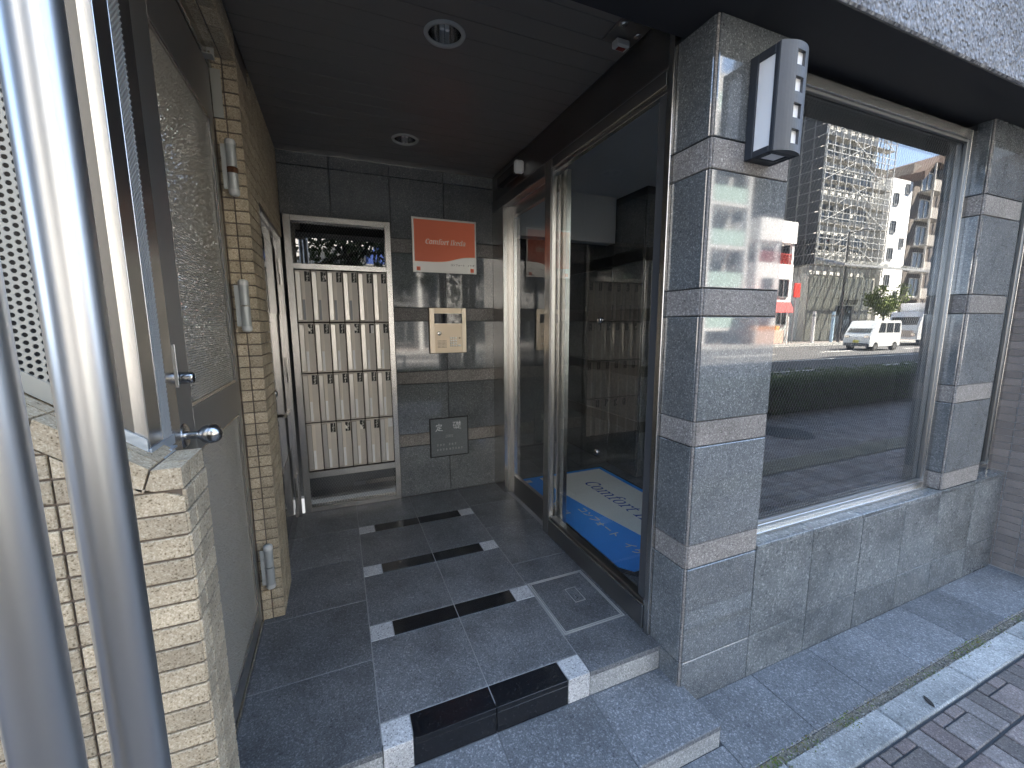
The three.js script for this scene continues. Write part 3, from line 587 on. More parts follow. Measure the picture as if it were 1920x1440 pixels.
{
  const s = thing('intercom', 'bronze coloured intercom panel with keypad and screen on the stone wall', 'intercom', [.815, 1.33, 3.28]);
  const bronze = PH({ color: lin(.66, .55, .42), metalness: .85, roughness: .48, roughnessMap: hair }), edge = PH({ color: lin(.74, .64, .51), metalness: .85, roughness: .4, roughnessMap: hair });
  part(s, 'back_box', bx(.663, .967, 1.154, 1.514, 3.281, 3.2915, .001), S({ color: lin(.04, .022, .014), roughness: .6 }));
  part(s, 'face_plate', bx(.709, .925, 1.158, 1.51, 3.268, 3.281, .001), bronze);
  part(s, 'side_strip', bx(.667, .7085, 1.158, 1.51, 3.266, 3.281, .002), edge); part(s, 'side_strip', bx(.9255, .963, 1.158, 1.51, 3.266, 3.281, .002), edge);
  part(s, 'screen', bx(.704, .93, 1.39, 1.468, 3.2635, 3.2745, .001), PH({ color: lin(.008, .008, .01), roughness: .05, ior: 2.1 }));
  part(s, 'screen_frame', [bx(.70, .934, 1.468, 1.4715, 3.2645, 3.2745, 0), bx(.70, .934, 1.3865, 1.39, 3.2645, 3.2745, 0)], edge);
  part(s, 'lock_cylinder', lathe([[.0001, .006], [.014, .006], [.0165, .003], [.0165, 0]], V(.742, 1.312, 3.268), new THREE.Vector3(0, 0, 1), 22), steelMirror);
  part(s, 'key_slot', bx(.7412, .7432, 1.306, 1.318, 3.2612, 3.2622, 0), black);
  const holes = []; for (let i = 0; i < 7; i++) for (let j = 0; j < 6; j++) holes.push(bx(.728 + i * .0105, .7335 + i * .0105, 1.199 + j * .0105, 1.2045 + j * .0105, 3.2672, 3.2682, 0));
  part(s, 'speaker_grille', holes, black);
  const key = unwrap(chamferBox(.0165, .0145, .006, .003));
  for (let i = 0; i < 3; i++) for (let j = 0; j < 4; j++) piece(s, 'key', key, keyMat, .834 + i * .0205, 1.276 - j * .0205, 3.2665);
  piece(s, 'call_key', unwrap(chamferBox(.029, .0145, .006, .003)), keyMat, .9035, 1.2145, 3.2665);
  part(s, 'indicator', [0, 1].flatMap((i) => [0, 1].map((j) => bx(.9 + i * .0075, .9055 + i * .0075, 1.269 + j * .0075, 1.2745 + j * .0075, 3.267, 3.2682, 0))), black);
}
{
  const s = thing('corner_stone', 'square dark corner stone plaque with carved white characters low on the stone wall', 'plaque', [.807, .306, 3.28]);
  part(s, 'joint_frame', bx(.643, .969, .298, .628, 3.2875, 3.2885, 0), S({ color: lin(.012, .012, .013), roughness: .9 }));
  const map = canvasTex(616, 626, (g, w, h) => {
    g.drawImage(graniteCanvas(w, h), 0, 0);
    g.strokeStyle = '#c9cbcb'; glyph(g, 'tei', 72, 78, 128, 11); glyph(g, 'so', 366, 52, 140, 8);
    g.fillStyle = 'rgba(170,172,172,.75)'; g.font = 'italic 62px serif'; g.fillText('2001', 232, 318);
    g.strokeStyle = 'rgba(185,188,188,.8)'; g.lineWidth = 4;
    for (const [x, y, n] of [[96, 420, 3], [292, 420, 3], [92, 500, 4], [300, 500, 5]]) for (let i = 0; i < n; i++) {
      const X = x + i * 50, o = (k) => ((i * 7 + k * 5 + x) % 11) + 2; g.beginPath(); g.moveTo(X, Y(y, o(1))); g.lineTo(X + 24, Y(y, o(1))); g.moveTo(X + 12, y); g.lineTo(X + 12, y + 28); g.moveTo(X + o(2), y + 16); g.lineTo(X + 26, y + 16 + o(3) / 3); g.moveTo(X, y + 30); g.lineTo(X + 26 - o(4), y + 30); g.stroke();
    }
    function Y(y, o) { return y + o; }
  });
  const g = chamferBox(.308, .313, .012, .0015).translate(.807, .4625, -3.2895); g.computeVertexNormals();
  const p = g.attributes.position, uv = new Float32Array(p.count * 2); for (let i = 0; i < p.count; i++) { uv[2 * i] = (p.getX(i) - .653) / .308; uv[2 * i + 1] = (p.getY(i) - .306) / .313; }
  g.setAttribute('uv', new THREE.BufferAttribute(uv, 2));
  part(s, 'stone', g, PH({ map, roughness: .16, ior: 1.6 }));
}

// ------------------------------------------------------------------ ceiling fittings
{
  const ring = S({ color: lin(.42, .42, .40), roughness: .5 }), mirror = PH({ color: lin(.78, .78, .78), metalness: 1, roughness: .12 }), tube = S({ color: lin(.8, .8, .78), roughness: .3 });
  for (const [x, d, label] of [[.465, 1.80, 'round recessed downlight nearer the street in the dark ceiling'], [.462, 2.835, 'round recessed downlight near the back wall in the dark ceiling']]) {
    const t = thing('downlight', label, 'downlight', [x, 2.53, d], 'downlights in the entrance ceiling');
    part(t, 'ring', lathe([[.0655, .004], [.066, -.006], [.079, -.006], [.083, .0005]], V(x, 2.5295, d), new THREE.Vector3(0, 1, 0), 48), ring);
    part(t, 'reflector', lathe([[.0665, -.002], [.064, .03], [.056, .07], [.045, .095], [.0, .097]], V(x, 2.5298, d), new THREE.Vector3(0, 1, 0), 40), mirror);
    for (const o of [-.011, .011]) part(t, 'lamp_tube', rod(V(x + o, 2.545, d), V(x + o, 2.622, d), .0085, .0085, 12), tube);
  }
  const e = thing('ceiling_switch_unit', 'open steel fitting with white and red switch on the ceiling by the pillar', 'switch unit', [1.15, 2.53, 1.5]);
  part(e, 'steel_tray', [bx(1.06, 1.20, 2.522, 2.5295, 1.44, 1.58, .002), bx(1.06, 1.2, 2.514, 2.522, 1.44, 1.444, 0)], steelDark);
  part(e, 'bracket', lathe([[.001, .004], [.013, .004], [.016, 0]], V(1.085, 2.522, 1.475), new THREE.Vector3(0, -1, 0), 16), steel); part(e, 'bracket', lathe([[.001, .004], [.013, .004], [.016, 0]], V(1.18, 2.522, 1.51), new THREE.Vector3(0, -1, 0), 16), steel);
  part(e, 'switch_box', bx(1.10, 1.165, 2.492, 2.5215, 1.535, 1.575, .006), S({ color: lin(.55, .54, .5), roughness: .5 }));
  part(e, 'red_rocker', bx(1.114, 1.151, 2.4895, 2.4925, 1.545, 1.565, .001), S({ color: lin(.22, .02, .012), roughness: .3 }));
}

// ------------------------------------------------------------------ wall lamp on the pillar
{
  const t = thing('wall_lamp', 'grey box lamp with milky panel and four square holes high on the granite pillar', 'wall lamp', [1.44, 1.954, 1.14]);
  const iron = S({ color: lin(.022, .026, .034), roughness: .55, bumpMap: bCoarse, bumpScale: .0006 }), front = S({ color: lin(.085, .088, .095), roughness: .5, metalness: .35, bumpMap: bCoarse, bumpScale: .0003 }), milk = S({ color: lin(.80, .80, .81), roughness: .35 });
  const x0 = 1.372, x1 = 1.506, y0 = 1.954, y1 = 2.286, df = 1.034, db = 1.139, W0 = x1 - x0;
  part(t, 'side_frame', [bx(x0, x0 + .012, y0, y1, df, df + .014), bx(x0, x0 + .012, y0, y1, db - .03, db), bx(x0, x0 + .012, y0, y0 + .022, df + .0145, db - .0305), bx(x0, x0 + .012, y1 - .028, y1, df + .0145, db - .0305)], iron);
  part(t, 'side_frame', bx(x1 - .012, x1, y0, y1, df, db), iron);
  part(t, 'milky_panel', bx(x0 + .006, x0 + .009, y0 + .022, y1 - .028, df + .0145, db - .0305, 0), milk);
  part(t, 'top_plate', bx(x0 + .0125, x1 - .0125, y1 - .012, y1 - .002, df, db), iron);
  part(t, 'bottom_plate', [bx(x0 + .0125, x1 - .0125, y0 + .001, y0 + .012, df + .07, db), bx(x0 + .0125, x1 - .0125, y0 + .001, y0 + .012, df, df + .022), bx(x0 + .0125, x0 + .03, y0 + .001, y0 + .012, df + .0225, df + .0695), bx(x1 - .03, x1 - .0125, y0 + .001, y0 + .012, df + .0225, df + .0695)], iron);
  part(t, 'bottom_diffuser', bx(x0 + .0305, x1 - .0305, y0 + .005, y0 + .009, df + .023, df + .069, 0), milk);
  part(t, 'inner_diffuser', bx(x0 + W0 * .36, x0 + W0 * .74, y0 + .014, y1 - .014, df - .0125, df - .0095, 0), milk);
  // the bowed front plate, pierced by four square openings
  const N = 12, H = [y0 + .03, y1 - .03], open = [.062, .098], geo = [], bow = (u) => df - .0045 - .021 * (1 - (2 * u - 1) ** 2), sz = .046;
  const rowsY = [y0]; for (let k = 0; k < 4; k++) { const c = y0 + .046 + k * .0795; rowsY.push(c - sz / 2, c + sz / 2); } rowsY.push(y1);
  const us = []; for (let i = 0; i <= N; i++) us.push(i / N);
  const pos = [], uvp = []; const W = x1 - x0, uo = [.40, .70]; const cuts = [...new Set([...us, ...uo])].sort((p, q) => p - q);
  const q4 = (A, B, C, D) => pos.push(...A, ...B, ...C, ...A, ...C, ...D);
  const P = (u, y, b = 0) => [x0 + u * W, y, -(bow(u) + b)];
  for (let r = 0; r + 1 < rowsY.length; r++) for (let i = 0; i + 1 < cuts.length; i++) {
    const u0 = cuts[i], u1 = cuts[i + 1], ya = rowsY[r], yb = rowsY[r + 1];
    if (r % 2 === 1 && u0 >= uo[0] - 1e-6 && u1 <= uo[1] + 1e-6) continue;
    q4(P(u0, ya), P(u1, ya), P(u1, yb), P(u0, yb)); q4(P(u0, ya, .0045), P(u0, yb, .0045), P(u1, yb, .0045), P(u1, ya, .0045));
  }
  for (let r = 1; r < rowsY.length - 1; r += 2) { const ya = rowsY[r], yb = rowsY[r + 1]; for (const u of uo) q4(P(u, ya), P(u, yb), P(u, yb, .012), P(u, ya, .012)); for (const y of [ya, yb]) q4(P(uo[0], y), P(uo[1], y), P(uo[1], y, .012), P(uo[0], y, .012)); }
  for (const u of [0, 1]) q4(P(u, y0), P(u, y1), P(u, y1, .0045), P(u, y0, .0045));
  for (const y of [y0, y1]) for (let i = 0; i + 1 < cuts.length; i++) q4(P(cuts[i], y), P(cuts[i + 1], y), [x0 + cuts[i + 1] * W, y, -df], [x0 + cuts[i] * W, y, -df]);
  const g = new THREE.BufferGeometry(); g.setAttribute('position', new THREE.Float32BufferAttribute(pos, 3));
  part(t, 'bowed_front', unwrap(g), front);
}

// ------------------------------------------------------------------ floor hatch
{
  const h = thing('floor_hatch', 'square steel rimmed floor hatch with inset handle beside the glass entrance', 'floor hatch', [1.03, 0, 1.67]);
  const x0 = .866, x1 = 1.194, d0 = 1.47, d1 = 1.869;
  for (const [k, t, m] of [[0, .0042, rimSteel], [.0105, .0032, rimSteel]]) part(h, k ? 'inner_rim' : 'outer_rim', [bx(x0 + k, x1 - k, -.03, .0012, d0 + k, d0 + k + t, 0), bx(x0 + k, x1 - k, -.03, .0012, d1 - k - t, d1 - k, 0), bx(x0 + k, x0 + k + t, -.03, .0012, d0 + k + t, d1 - k - t, 0), bx(x1 - k - t, x1 - k, -.03, .0012, d0 + k + t, d1 - k - t, 0)], m);
  part(h, 'stone_inset', bx(x0 + .015, x1 - .015, -.025, -.0003, d0 + .015, d1 - .015, .001), floorMats[1]);
  part(h, 'seal', bx(x0, x1, -.035, -.006, d0, d1, 0), black);
  const hx = 1.055, hd = 1.695;
  part(h, 'handle_rim', [bx(hx - .03, hx + .03, -.01, .001, hd - .056, hd - .053, 0), bx(hx - .03, hx + .03, -.01, .001, hd + .053, hd + .056, 0), bx(hx - .03, hx - .027, -.01, .001, hd - .053, hd + .053, 0), bx(hx + .027, hx + .03, -.01, .001, hd - .053, hd + .053, 0)], rimSteel);
  part(h, 'handle_plate', [bx(hx - .0265, hx + .0265, -.01, .0004, hd - .0525, hd + .0525, .001), bx(hx - .02, hx + .012, -.002, .0022, hd - .045, hd + .03, .0012)], floorMats[2]);
  part(h, 'screw', [rod(V(hx - .004, .001, hd - .012), V(hx - .004, .0035, hd - .012), .003, .003, 10), rod(V(hx - .004, .001, hd - .03), V(hx - .004, .0035, hd - .03), .003, .003, 10)], steel);
}

// ------------------------------------------------------------------ steel gate at the left
{
  const g = thing('steel_gate', 'tall steel gate with two figured panels, round knob and grey hinges at the left', 'gate', [-.4, 0, 1.31]);
  const xa = -.432, xb = -.40, n0 = 1.31, n1 = 1.45, f0 = 2.03, f1 = 2.072;
  part(g, 'stile', bx(xa, xb, .03, 2.375, n0, n1, .002), gateSteel); part(g, 'stile', bx(xa, xb, .03, 2.375, f0, f1, .002), gateSteel);
  part(g, 'top_rail', bx(xa, xb, 2.17, 2.375, n1, f0, .001), gateSteel); part(g, 'middle_rail', bx(xa, xb, 1.016, 1.15, n1, f0, .001), gateSteel); part(g, 'bottom_rail', bx(xa, xb, .03, .095, n1, f0, .001), gateSteel);
  for (const [y0, y1] of [[1.15, 2.17], [.095, 1.016]]) {
    part(g, 'bead', [bx(-.409, -.4015, y0, y0 + .011, n1, f0, .001), bx(-.409, -.4015, y1 - .008, y1, n1, f0, .001), bx(-.409, -.401, y0 + .011, y1 - .008, f0 - .013, f0, .001), bx(-.409, -.401, y0 + .011, y1 - .008, n1, n1 + .006, .001)], steel);
    part(g, 'figured_panel', figuredGlass(y0, y1, n1, f0, -.411), figured);
    part(g, 'panel_backing', bx(-.43, -.4125, y0, y1, n1, f0, 0), gateSteel);
  }
  part(g, 'knob', [lathe([[.001, .008], [.026, .008], [.033, .004], [.034, 0]], V(-.40, 1.088, 1.353), new THREE.Vector3(1, 0, 0), 32), lathe([[.0115, .006], [.0105, .02], [.0105, .03], [.014, .036], [.0215, .043], [.0265, .054], [.0275, .064], [.025, .075], [.019, .083], [.010, .088], [.0003, .0895]], V(-.40, 1.088, 1.353), new THREE.Vector3(1, 0, 0), 36)], PH({ color: lin(.58, .57, .56), metalness: 1, roughness: .24 }));
  const dead = part(g, 'deadbolt', [lathe([[.0165, 0], [.016, .026], [.0145, .034], [.012, .0345], [.0115, .031], [.0003, .031]], V(-.399, 1.245, 1.36), new THREE.Vector3(1, 0, 0), 28)], steelMirror);
  part(g, 'guard_plate', bx(-.40, -.392, 1.222, 1.336, 1.334, 1.340, .001), steel);
  for (const y of [2.012, 1.464, .278]) {
    const x = -.352, d = 2.078, r = .018;
    const h = part(g, 'hinge', [rod(V(x, y - .085, d), V(x, y - .002, d), r, r, 20), rod(V(x, y + .002, d), V(x, y + .085, d), r, r, 20)], hingeGrey);
    const cap = (n, geo, m) => { const o = part(g, n, geo, m); g.remove(o); h.add(o); };
    cap('cap', [lathe([[.0195, 0], [.0195, .014], [.0155, .021], [.006, .0245], [.0003, .025]], V(x, y + .085, d), new THREE.Vector3(0, 1, 0), 20), lathe([[.0195, 0], [.0195, .014], [.0155, .021], [.006, .0245], [.0003, .025]], V(x, y - .085, d), new THREE.Vector3(0, -1, 0), 20)], S({ color: lin(.5, .5, .48), roughness: .45 }));
    cap('leaf_plate', bx(-.386, -.369, y - .085, y + .085, 2.0735, 2.0755, 0), hingeGrey);
    if (y > 2) cap('rust', rod(V(x, y - .022, d), V(x, y + .0, d), r + .0005, r + .0005, 18), S({ color: lin(.12, .05, .022), roughness: .9, bumpMap: bCoarse, bumpScale: .002 }));
  }
  part(g, 'gate_frame', [bx(-.445, -.391, 0, 2.42, 1.237, 1.306, .002), bx(-.445, -.402, 0, 2.42, 2.074, 2.099, .002), bx(-.445, -.391, 2.379, 2.421, 1.307, 2.099, .002), bx(-.445, -.392, .001, .026, 1.307, 2.073, .002)], steel);
  part(g, 'closer_bracket_and_jamb_glint', [bx(-.436, -.368, 2.38, 2.4185, 2.03, 2.034, .001), bx(-.436, -.368, 2.376, 2.380, 1.99, 2.0335, .001), bx(-.40, -.366, 2.20, 2.378, 2.094, 2.0965, .0005)], sheetMat);  // last plate is added, pale to stand for the bright reflection on the jamb
  part(g, 'screw', [rod(V(-.42, 2.40, 2.03), V(-.42, 2.40, 2.025), .004, .004, 10), rod(V(-.384, 2.40, 2.03), V(-.384, 2.40, 2.025), .004, .004, 10)], steelMirror);
}
// ------------------------------------------------------------------ steel screen on the low cream wall
{
  const s = thing('steel_screen', 'steel corner post with perforated sheet standing on the low cream wall', 'screen', [-.42, 1.1, 1.12]);
  const bottom = (x) => wallTop(x) + .012;
  const bow = []; const darkSide = []; for (let i = 0; i < 24; i++) { const f = (u) => [-.47 + .0815 * u, 1.112 - .012 * Math.sin(Math.PI * (.12 + .62 * u))], [xa, da] = f(i / 24), [xb, db] = f((i + 1) / 24), ya = bottom(xa), yb = bottom(xb); const g = new THREE.BufferGeometry(); const A = V(xa, ya, da), B = V(xb, yb, db), C = V(xb, 2.7, db), D = V(xa, 2.7, da); const nr = (u) => { const s = .012 * Math.PI * .62 * Math.cos(Math.PI * (.12 + .62 * u)) / .0815; return [-s, 0, 1].map((v) => v / Math.hypot(s, 1)); }; const n0 = nr(i / 24), n1 = nr((i + 1) / 24); g.setAttribute('position', new THREE.Float32BufferAttribute([A, B, C, A, C, D].flatMap((v) => v.toArray()), 3)); g.setAttribute('normal', new THREE.Float32BufferAttribute([n0, n1, n1, n0, n1, n0].flat(), 3)); g.setAttribute('uv', new THREE.Float32BufferAttribute(new Float32Array(12), 2)); (i < 18 ? darkSide : bow).push(g); }
  part(s, 'post_dark_reflection', darkSide, PH({ color: lin(.13, .118, .10), roughness: .35, metalness: .3 }));  // dark reflection on the left of the post, put into the colour
  part(s, 'corner_post', [...bow, bx(-.394, -.388, 1.105, 2.7, 1.1065, 1.176, .001), bx(-.47, -.396, 1.2, 2.7, 1.114, 1.17, 0)], steel);
  part(s, 'post_lip', bx(-.394, -.3875, 1.105, 2.7, 1.176, 1.179, .001), steel);
  // woven strip between the post and the gate frame
  const w = [], a = 1.179, b = 1.235, h0 = 1.105, h1 = 2.66, span = b - a;
  for (const dir of [1, -1]) for (let k = h0 - span; k < h1; k += .0118) { const p0 = Math.max(h0, k), p1 = Math.min(h1, k + span); if (p1 - p0 < .004) continue; const D = (y) => dir > 0 ? a + (y - k) : b - (y - k); w.push(strip(V(-.3895 + dir * .0008, p0, D(p0)), V(-.3895 + dir * .0008, p1, D(p1)), .0028, .002)); }
  part(s, 'woven_strip', w, S({ color: lin(.42, .42, .41), roughness: .45, metalness: .4 }));
  part(s, 'strip_backing', bx(-.40, -.394, 1.105, 2.7, 1.18, 1.2365, 0), black);
  part(s, 'flashing', [bx(-.387, -.3835, 1.0975, 1.122, 1.096, 1.236, .001), bx(-.3835, -.362, 1.0965, 1.0985, 1.10, 1.165, .0005), prism([[-.47, bottom(-.47) - .01], [-.3875, bottom(-.3875) - .012], [-.3875, bottom(-.3875) + .014], [-.47, bottom(-.47) + .016]], 1.093, 1.0985), bx(-.38, -.366, 1.0987, 1.1035, 1.15, 1.19, .001)], galv);
  // perforated sheet: a staggered field of round holes, each a real opening
  const px = .013, py = .0150, r = .0049, seg = 8, pos = [], x0 = -.86, x1 = -.4705, dF = 1.102, dB = 1.1045;
  const tri = (A, B, C) => pos.push(...A, ...B, ...C);
  for (let i = 0; x0 + (i + 1) * px <= x1 + .002; i++) for (let j = 0; j < 112; j++) {
    const cx = x0 + (i + .5) * px, cy = 1.0 + j * py + (i % 2 ? py / 2 : 0);
    if (cy > 2.64) continue;
    const lowEdge = bottom(cx) + .002; if (cy < lowEdge) continue;
    const solid = cy < lowEdge + .034, hw = px / 2, hh = py / 2;
    for (const [d, f] of [[dF, 1], [dB, -1]]) {
      const z = -d;
      if (solid) { tri([cx - hw, cy - hh, z], [cx + hw, cy - hh, z], [cx + hw, cy + hh, z]); tri([cx - hw, cy - hh, z], [cx + hw, cy + hh, z], [cx - hw, cy + hh, z]); continue; }
      const ring = [], out = [];
      for (let k = 0; k < seg; k++) { const t = (k + .5) / seg * 2 * Math.PI, c = Math.cos(t), sn = Math.sin(t), m = Math.max(Math.abs(c) / hw, Math.abs(sn) / hh); ring.push([cx + r * c, cy + r * sn, z]); out.push([cx + c / m, cy + sn / m, z]); }
      for (let k = 0; k < seg; k++) {
        const n = (k + 1) % seg; tri(ring[k], out[k], out[n]); tri(ring[k], out[n], ring[n]);
        const A = out[k], B = out[n]; if (Math.abs(A[0] - B[0]) > 1e-6 && Math.abs(A[1] - B[1]) > 1e-6) tri(A, [cx + hw * Math.sign(A[0] + B[0] - 2 * cx), cy + hh * Math.sign(A[1] + B[1] - 2 * cy), z], B);
      }
      if (f > 0) for (let k = 0; k < seg; k++) { const n = (k + 1) % seg, A = ring[k], B = ring[n]; tri(A, B, [B[0], B[1], -dB]); tri(A, [B[0], B[1], -dB], [A[0], A[1], -dB]); }
    }
  }
  part(s, 'sheet_edge', prism([[-.862, bottom(-.862) - .006], [-.4705, bottom(-.4705) - .006], [-.4705, bottom(-.4705) + .036], [-.862, bottom(-.862) + .036]], 1.1, 1.1065), sheetMat);
  const g = new THREE.BufferGeometry(); g.setAttribute('position', new THREE.Float32BufferAttribute(pos, 3));
  part(s, 'perforated_sheet', unwrap(g), sheetMat);
}
for (const [x, d, label] of [[-.303, .70, 'thick brushed steel pipe post nearer the gate, close to the camera'], [-.352, .615, 'thick brushed steel pipe post at the left edge of the photo']]) {
  const p = thing('pipe_post', label, 'post', [x, -.2, d], 'steel pipe posts in front of the low cream wall');
  part(p, 'pipe', new THREE.CylinderGeometry(.0303, .0303, 3.1, 64, 1).translate(x, 1.35, -d), tubeMat);
  part(p, 'base_flange', lathe([[.031, .012], [.05, .010], [.055, .006], [.056, 0]], V(x, -.2, d), new THREE.Vector3(0, 1, 0), 40), steelSoft);
}

// ------------------------------------------------------------------ narrow steel door in the left wall by the mailboxes
{
  const g = thing('steel_side_door', 'narrow shiny steel door with lever handle in the left wall beside the mailboxes', 'door', [-.335, 0, 2.85]);
  const x = -.335;
  part(g, 'door_leaf', bx(x - .035, x, .012, 1.935, 2.44, 3.225, .002), PH({ color: lin(.45, .44, .43), metalness: 1, roughness: .06 }));
  part(g, 'door_frame', [bx(x - .04, -.333, 0, 1.962, 2.402, 2.434, .002), bx(x - .04, -.312, 0, 1.962, 3.231, 3.262, .002), bx(x - .04, -.318, 1.938, 1.963, 2.435, 3.23, .002)], steel);
  part(g, 'glass_panel', bx(x, x + .003, 1.45, 1.86, 2.52, 3.12, .001), PH({ color: lin(.01, .011, .012), roughness: .04, ior: 1.8 }));
  part(g, 'glass_panel', bx(x, x + .003, .15, .55, 2.52, 3.12, .001), PH({ color: lin(.01, .011, .012), roughness: .04, ior: 1.8 }));
  for (const y of [1.72, 1.06, .22]) part(g, 'hinge', [bx(x + .001, x + .005, y, y + .10, 3.17, 3.223, .001), bx(x + .006, x + .009, y - .06, y + .10, 3.232, 3.275, .001), rod(V(x + .008, y - .07, 3.228), V(x + .008, y + .1, 3.228), .008, .008, 14)], steel);
  part(g, 'lever_handle', [rod(V(x, .895, 2.52), V(x + .05, .895, 2.52), .010, .010, 14), rod(V(x + .05, .895, 2.51), V(x + .052, .897, 2.64), .0095, .009, 14), lathe([[.02, 0], [.02, .005], [.017, .008]], V(x, .895, 2.52), new THREE.Vector3(1, 0, 0), 20)], steelMirror);
  part(g, 'deadbolt', lathe([[.018, 0], [.018, .012], [.015, .02], [.0003, .021]], V(x, 1.02, 2.52), new THREE.Vector3(1, 0, 0), 20), steelMirror);
}
// a fallen leaf on the kerb
{
  const s = new THREE.Shape(); s.moveTo(-.028, 0); s.bezierCurveTo(-.012, .014, .014, .012, .03, 0); s.bezierCurveTo(.014, -.011, -.012, -.012, -.028, 0);
  const g = new THREE.ExtrudeGeometry(s, { depth: .0012, bevelEnabled: false, curveSegments: 8 }); g.rotateX(-Math.PI / 2); g.rotateY(1.05); g.rotateZ(.05); g.translate(2.21, -.1955, -.748);
  const m = new THREE.Mesh(g, S({ color: lin(.02, .018, .016), roughness: .7 })); m.name = 'fallen_leaf'; m.castShadow = m.receiveShadow = true; m.userData = { label: 'small dark fallen leaf lying on the pale kerb', category: 'leaf' }; scene.add(m);
}

// ------------------------------------------------------------------ the building above and its neighbours (they shade the street and the doorstep)
const stucco = S({ color: lin(.50, .51, .52), roughness: .95, bumpMap: bSpray, bumpScale: .006 });
const glassDark = PH({ color: lin(.03, .035, .04), roughness: .08, ior: 1.7 }), frameGrey = S({ color: lin(.25, .26, .27), roughness: .5 });
function windowPart(parent, x, y, d, w, h, face = 1, fm = frameGrey) {         // face 1: looks up the depth axis, -1: looks down it
  const fr = part(parent, 'window', [bx(x, x + w, y, y + .06, d, d + .12 * face, 0), bx(x, x + w, y + h - .06, y + h, d, d + .12 * face, 0), bx(x, x + .06, y + .06, y + h - .06, d, d + .12 * face, 0), bx(x + w - .06, x + w, y + .06, y + h - .06, d, d + .12 * face, 0), bx(x + w / 2 - .03, x + w / 2 + .03, y + .06, y + h - .06, d, d + .11 * face, 0)], fm);
  const p = part(parent, 'pane', bx(x + .05, x + w - .05, y + .05, y + h - .05, d + .02 * face, d + .05 * face, 0), glassDark); parent.remove(p); fr.add(p);
}
{
  const b = thing('apartment_block', 'tall pale apartment block standing above the beam and entrance', 'building', [2, 3, 7]);
  part(b, 'wall', bx(-9, 8.5, 2.76, 24, .985, 14, 0), stucco);
  for (let f = 0; f < 7; f++) for (let i = 0; i < 4; i++) windowPart(b, -7 + i * 4, 4.6 + f * 2.8, .984, 1.8, 1.3, -1);
  part(b, 'ground_wall', [bx(-.9, 1.2, -.2, 2.75, 4.1, 14, 0), bx(6.3, 8.5, -.2, 2.75, 1.2, 14, 0), bx(1.2, 6.3, -.2, 2.75, 4.5, 14, 0)], stucco);
  for (const [n, l, x0, x1, h, m] of [['brown_building', 'tall brown tiled building beyond the right edge', 8.6, 34, 23, [.22, .19, .17]], ['cream_building', 'tall cream tiled building beyond the left edge', -26, -9.1, 23, [.46, .40, .29]], ['grey_building', 'tall grey building farther along the street', 35, 70, 24, [.3, .3, .31]]]) {
    const t = thing(n, l, 'building', [(x0 + x1) / 2, -.2, 7]), wm = S({ color: lin(...m), roughness: .9 });
    part(t, 'wall', bx(x0, x1, -.4, h, .9, 14, 0), wm);
    for (let f = 0; f < 7; f++) for (let i = 0; i < Math.floor((x1 - x0) / 4); i++) windowPart(t, x0 + 1.2 + i * 4, 2.2 + f * 2.9, .899, 1.7, 1.4, -1);
  }
}

// ------------------------------------------------------------------ the street behind the camera, seen in the windows and polished stone
{
  const r = setting('road', [0, -.4, -11.6]);
  part(r, 'road_surface', bx(-200, 260, -.46, -.385, -19.1, -4.1, 0), S({ color: lin(.060, .062, .066), roughness: .85, bumpMap: bCoarse, bumpScale: .003 }));
  part(r, 'kerb_stone', bx(-60, 120, -.5, -.215, -4.26, -4.1, .01), kerbMats[0]); part(r, 'kerb_stone', bx(-200, 260, -.5, -.25, -19.3, -19.1, .01), kerbMats[1]);
  const white = S({ color: lin(.68, .68, .66), roughness: .8 });
  part(r, 'edge_line', [bx(-200, 260, -.384, -.3805, -10.55, -10.4, 0), bx(-200, 260, -.384, -.3805, -18.7, -18.55, 0), bx(-200, 260, -.384, -.3805, -4.8, -4.65, 0)], white);
  const dash = []; for (let i = -20; i < 26; i++) dash.push(bx(i * 9, i * 9 + 5, -.384, -.3805, -13.7, -13.55, 0), bx(i * 9 + 3, i * 9 + 8, -.384, -.3805, -7.7, -7.55, 0)); part(r, 'lane_dashes', dash, white);
  const s = setting('far_sidewalk', [0, -.25, -20.5]); part(s, 'paving', bx(-200, 260, -.5, -.25, -24, -19.3, 0), paverMats[4]);
  const c = setting('manhole_cover', [5.95, -.2, -1.4]); part(c, 'cover', rod(V(5.95, -.22, -1.42), V(5.95, -.198, -1.42), .34, .34, 40), S({ color: lin(.03, .03, .032), roughness: .6, metalness: .4 }));
}
const leafGeo = (() => { const s = new THREE.Shape(); s.moveTo(0, -.5); s.bezierCurveTo(.30, -.25, .30, .2, 0, .5); s.bezierCurveTo(-.30, .2, -.30, -.25, 0, -.5); return new THREE.ShapeGeometry(s, 3); })();
